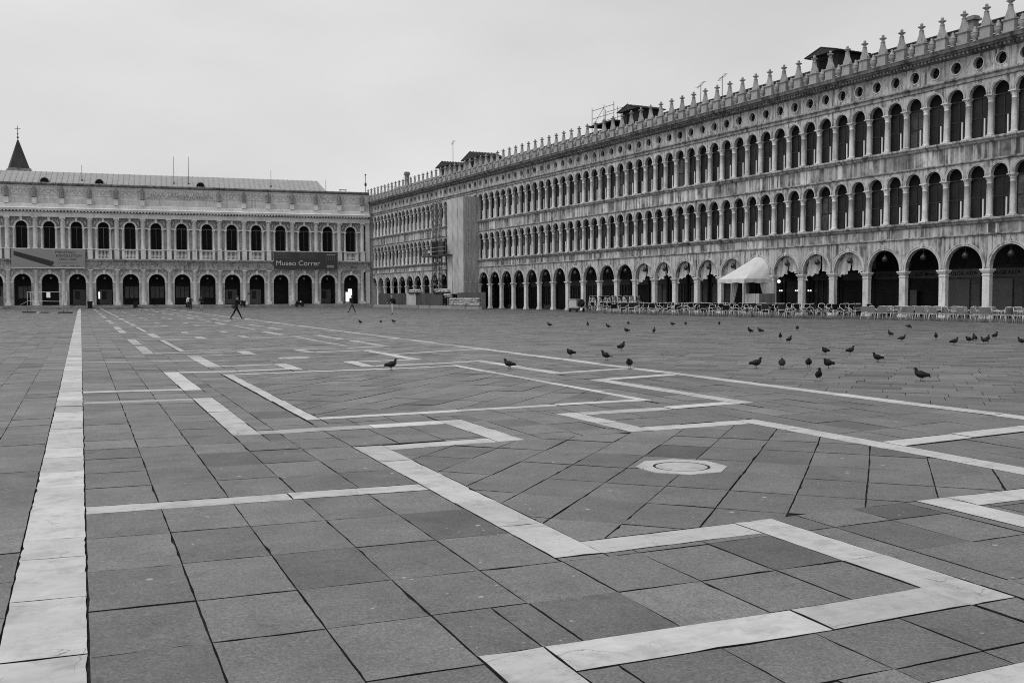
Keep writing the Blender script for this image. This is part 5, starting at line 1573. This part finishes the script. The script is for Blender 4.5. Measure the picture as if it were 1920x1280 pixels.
# hoarding
t = tag(empty('site_hoarding', wing_pt(112.6, 53.6, 0), wing_rz), 'grey panelled site hoarding along the foot of the long wing', 'hoarding')
x = 0; i = 0
while x < 40:
    w = 1.25
    if 22.5 < x < 27.5: m, zt = ('board', 2.12)
    else: m, zt = ('hoarding', 2.15 + R.uniform(-.03, .03))
    if not (7.5 < x < 13.5):
        o = MB().box(-x - w + .02, -x, -.03 + R.uniform(-.01, .01), .03, .12, zt).obj('panel', m, t)
        for d in (.3, .62, .94): MB().box(-x - d - .02, -x - d + .02, -.055, -.042, .15, zt - .03).obj('rib', m, o)
    x += w; i += 1
blk = MB(); blk.prism_xz([(-1.9, 0), (1.9, 0), (1.75, .42), (-1.75, .42)], -.35, .2); blk = blk.mesh('concrete_block', 'concrete')
for i in range(10):
    o = put('concrete_block', blk, None, wing_pt(114.6 + i * 4.0 + (.3 if i % 3 else 0), 53.0, .0), wing_rz)
    tag(o, 'low concrete ballast block at the foot of the site hoarding', 'block', 'ballast blocks along the hoarding')
for i, (s, pp, z, n_) in enumerate(((115.0, 53.5, .45, 1), (116.6, 53.4, .45, 2), (118.6, 53.4, .45, 1), (120.3, 53.4, .45, 2), (122.1, 53.4, .45, 1), (124.0, 53.4, 1.5, 1), (126.0, 53.8, 2.2, 0), (128.2, 53.8, 2.2, 0), (135.8, 53.8, 2.2, 3), (138.0, 53.8, 2.2, 3))):
    lab = ('rightmost low pile of pale sacks at the site edge', 'tall sack pile second from the right on the site', 'sack pile in the middle right of the site', 'sack pile below the sheeted scaffold', 'sack pile left of the sheeted scaffold foot', 'sack pile raised beside the hoarding', 'sacks on top of the hoarding right of the masts', 'sacks on top of the hoarding below the masts', 'white sacks on the hoarding above the pale panel', 'white sacks on the hoarding, leftmost')[i]
    t = tag(empty('sack_pile', wing_pt(s, pp, z), wing_rz), lab, 'sacks', 'material piles on the building site')
    rr = random.Random(i); k = 0
    for lev in range(4 if z < 1 else 2):
        for c in range(3):
            sxk = .34 + rr.uniform(-.05, .08)
            MB().ball((-.6 + c * .6 + rr.uniform(-.08, .08), rr.uniform(-.1, .1), .13 + lev * .24), 1, 9, 5, (sxk, .36, .15)).obj('sack', 'sacks', t); k += 1
    MB().box(-.95, .95, -.4, .4, -.12 if z > 1 else -.45, -.02).obj('pallet', 'hut_wood', t)

# ================================================================ roof huts, chimney, aerials
def hut(s, perp, z, w, d, hh, lab, wall):
    t = tag(empty('roof_hut', wing_pt(s, perp, z), wing_rz), lab, 'roof hut')
    MB().box(-w / 2, w / 2, -d / 2, d / 2, -2.5, hh).obj('wall', wall, t)
    b = MB(); e = .45; rh = w * .17
    b.add([(-w / 2 - e, -d / 2 - e, hh - .05), (w / 2 + e, -d / 2 - e, hh - .05), (w / 2 + e, d / 2 + e, hh - .05), (-w / 2 - e, d / 2 + e, hh - .05), (0, -d / 2 - e, hh + rh), (0, d / 2 + e, hh + rh)],
          [(0, 4, 5, 3), (1, 2, 5, 4), (0, 1, 4), (2, 3, 5), (0, 3, 2, 1)])
    rf = b.obj('roof', 'roof_tile', t)
    for i in range(9):
        y_ = -d / 2 - e + (d + 2 * e) * i / 8
        MB().tube([(-w / 2 - e, y_, hh), (0, y_, hh + rh + .05)], .05, 5).obj('tile_rib', 'roof_tile', rf); MB().tube([(w / 2 + e, y_, hh), (0, y_, hh + rh + .05)], .05, 5).obj('tile_rib', 'roof_tile', rf)
    MB().box(-w * .22, w * .10, -d / 2 - .03, -d / 2 + .02, hh - 1.5, hh - .35).obj('window', 'oculus_dark', t)
hut(59.8, 59.6, 19.3, 2.7, 2.6, 1.35, 'dark timber roof hut with tiled gable above the right half of the wing', 'hut_wood')
hut(87.3, 59.6, 19.3, 3.0, 2.6, 1.55, 'dark timber roof hut with tiled gable in the middle of the wing roof', 'hut_wood')
hut(136.3, 59.6, 19.5, 4.2, 2.6, 1.3, 'small plastered roof hut carrying an aerial at the far part of the roof', 'hut_wall')
hut(126.6, 59.8, 19.5, 5.4, 2.8, 1.25, 'wide plastered roof hut beside the one with the aerial', 'hut_wall')
b = MB(); b.box(-.3, .3, -.3, .3, 0, 1.6); b.box(-.42, .42, -.42, .42, 1.6, 1.85); b.box(-.36, .36, -.36, .36, 1.85, 2.1)
tag(b.obj('chimney', 'hut_wall', None, wing_pt(154.7, 59.4, 20.0), wing_rz), 'small square chimney near the far end of the long roof', 'chimney')
b = MB(); b.box(-.25, .25, -.25, .25, 0, .9); b.box(-.4, .4, -.4, .4, .9, 1.05); b.box(-.3, .3, -.3, .3, 1.05, 1.2)
tag(b.obj('chimney', 'hut_wall', None, wing_pt(47.6, 60.0, 19.6), wing_rz), 'small capped chimney above the rightmost merlons', 'chimney')
def aerial(s, perp, z, hh, lab, side):
    t = tag(empty('aerial', wing_pt(s, perp, z), wing_rz), lab, 'aerial')
    MB().tube([(0, 0, 0), (0, 0, hh)], .035, 6).obj('mast', 'steel', t)
    MB().tube([(-.7 * side, .1, hh - .25), (.7 * side, -.1, hh + .10)], .025, 5).obj('boom', 'steel', t)
    for i in range(6):
        k = -1 + i * .4; c = (.65 * side * k, -.1 * k, hh - .07 + .17 * k)
        MB().tube([(c[0], c[1] - .25, c[2]), (c[0], c[1] + .25, c[2])], .012, 4).obj('rod', 'steel', t)
aerial(136.0, 59.5, 21.4, 3.0, 'tall thin aerial on the small plastered roof hut', 1); aerial(77.8, 60.0, 19.9, 2.0, 'short aerial left of a pair above the middle merlons', 1); aerial(74.6, 60.0, 20.1, 1.9, 'slanting aerial right of a pair above the middle merlons', 1)
t = tag(empty('roof_scaffold', wing_pt(94.4, 60.2, 18.6), wing_rz), 'small tube scaffold with a deck standing on the roof', 'scaffold')
for x in (-2.3, .2, 2.2):
    for y_ in (-.8, 1.0): MB().tube([(x, y_, 0), (x, y_, 4.1)], .035, 6).obj('standard', 'steel', t)
for z in (2.9, 3.8):
    for y_ in (-.8, 1.0): MB().tube([(-2.3, y_, z), (2.2, y_, z)], .028, 6).obj('ledger', 'steel', t)
MB().tube([(-2.3, -.8, 2.0), (.2, -.8, 3.8)], .025, 6).obj('brace', 'steel', t); MB().tube([(-2.3, -.8, 0), (-1.0, -.8, 1.9)], .025, 6).obj('brace', 'steel', t)
MB().box(-2.6, 2.5, -1.1, 1.3, 1.95, 2.12).obj('deck', 'hut_wood', t)

# ================================================================ barrier, bins and small things at the far left
a0 = Vector((-5.35, 121.0)); a1 = Vector((-1.35, 115.6)); dv = (a1 - a0)
t = tag(empty('barrier_fence', (a0.x, a0.y, 0), math.atan2(dv.y, dv.x)), 'temporary metal barrier frame with a white notice standing on dark feet', 'barrier')
L = dv.length
for x in (0, .55, L - .55, L): MB().tube([(x, 0, .1), (x, 0, 2.25)], .035, 6).obj('post', 'steel_light', t)
MB().tube([(0, 0, 2.25), (L, 0, 2.25)], .04, 6).obj('top_rail', 'steel_light', t); MB().tube([(.2, 0, 1.30), (L, 0, 1.22)], .025, 6).obj('tape', 'board', t)
MB().tube([(.2, 0, 1.30), (-1.2, -.1, .85)], .02, 6).obj('tape', 'board', t)
MB().box(L * .50, L * .50 + .62, -.03, .0, 1.65, 2.20).obj('notice', 'cloth_white', t)
for x in (.3, L - .3): MB().box(x - .9, x + .9, -.25, .25, 0, .12).obj('foot', 'rubber', t)
for x, w in ((1.75, .5), (2.5, .9)): MB().box(x, x + w, -.2, .2, .0, .10).obj('sandbag', 'board' if w < .6 else 'rubber', t)
labs = ('waste bin by the steps left of the museum banner', 'waste bin by the steps in front of the middle of the far wing', 'second waste bin from the left at the far steps', 'leftmost waste bin at the far steps')
for x, lab in zip((11.36, 2.75, -5.1, -11.71), labs):
    t = tag(empty('waste_bin', far_pt(x, -2.3, 0), far_rz), 'dark ' + lab, 'bin', 'waste bins at the far steps')
    MB().prism_xz([(-.30, .05), (.30, .05), (.36, .95), (-.36, .95)], -.30, .30).obj('body', 'black', t); MB().box(-.40, .40, -.34, .34, .95, 1.08).obj('lid', 'rubber', t)
t = tag(empty('sign_stand', far_pt(-24.2, -2.6, 0), far_rz), 'dark sign board on a pale block at the far left edge', 'sign')
MB().box(-.35, .35, -.3, .3, 0, .42).obj('base', 'concrete', t); MB().box(-.42, .42, -.05, .05, .42, 1.9).obj('board', 'hoarding', t)
# hand cart before the pillars
t = tag(empty('hand_cart', wing_pt(88.5, 52.6, 0), wing_rz), 'small flat luggage cart with a dark load beside the dark chairs', 'cart')
MB().box(-1.2, .9, -.45, .45, .42, .55).obj('deck', 'steel_light', t); MB().box(-1.1, .45, -.4, .4, .55, 1.25).box(-1.15, .5, -.45, .45, 1.25, 1.33).obj('crate', 'sheet', t); MB().ball((.75, 0, .9), .42, 9, 6, (.8, 1, 1)).obj('bundle', 'cloth_dark', t)
for x in (-.8, .55):
    for y_ in (-.4, .4): MB().tube([(x, y_ - .04, .2), (x, y_ + .04, .2)], .2, 14).obj('wheel', 'rubber', t)
MB().tube([(.9, -.35, .5), (1.5, -.3, 1.0), (1.5, .3, 1.0), (.9, .35, .5)], .025, 6).obj('handle', 'steel', t)
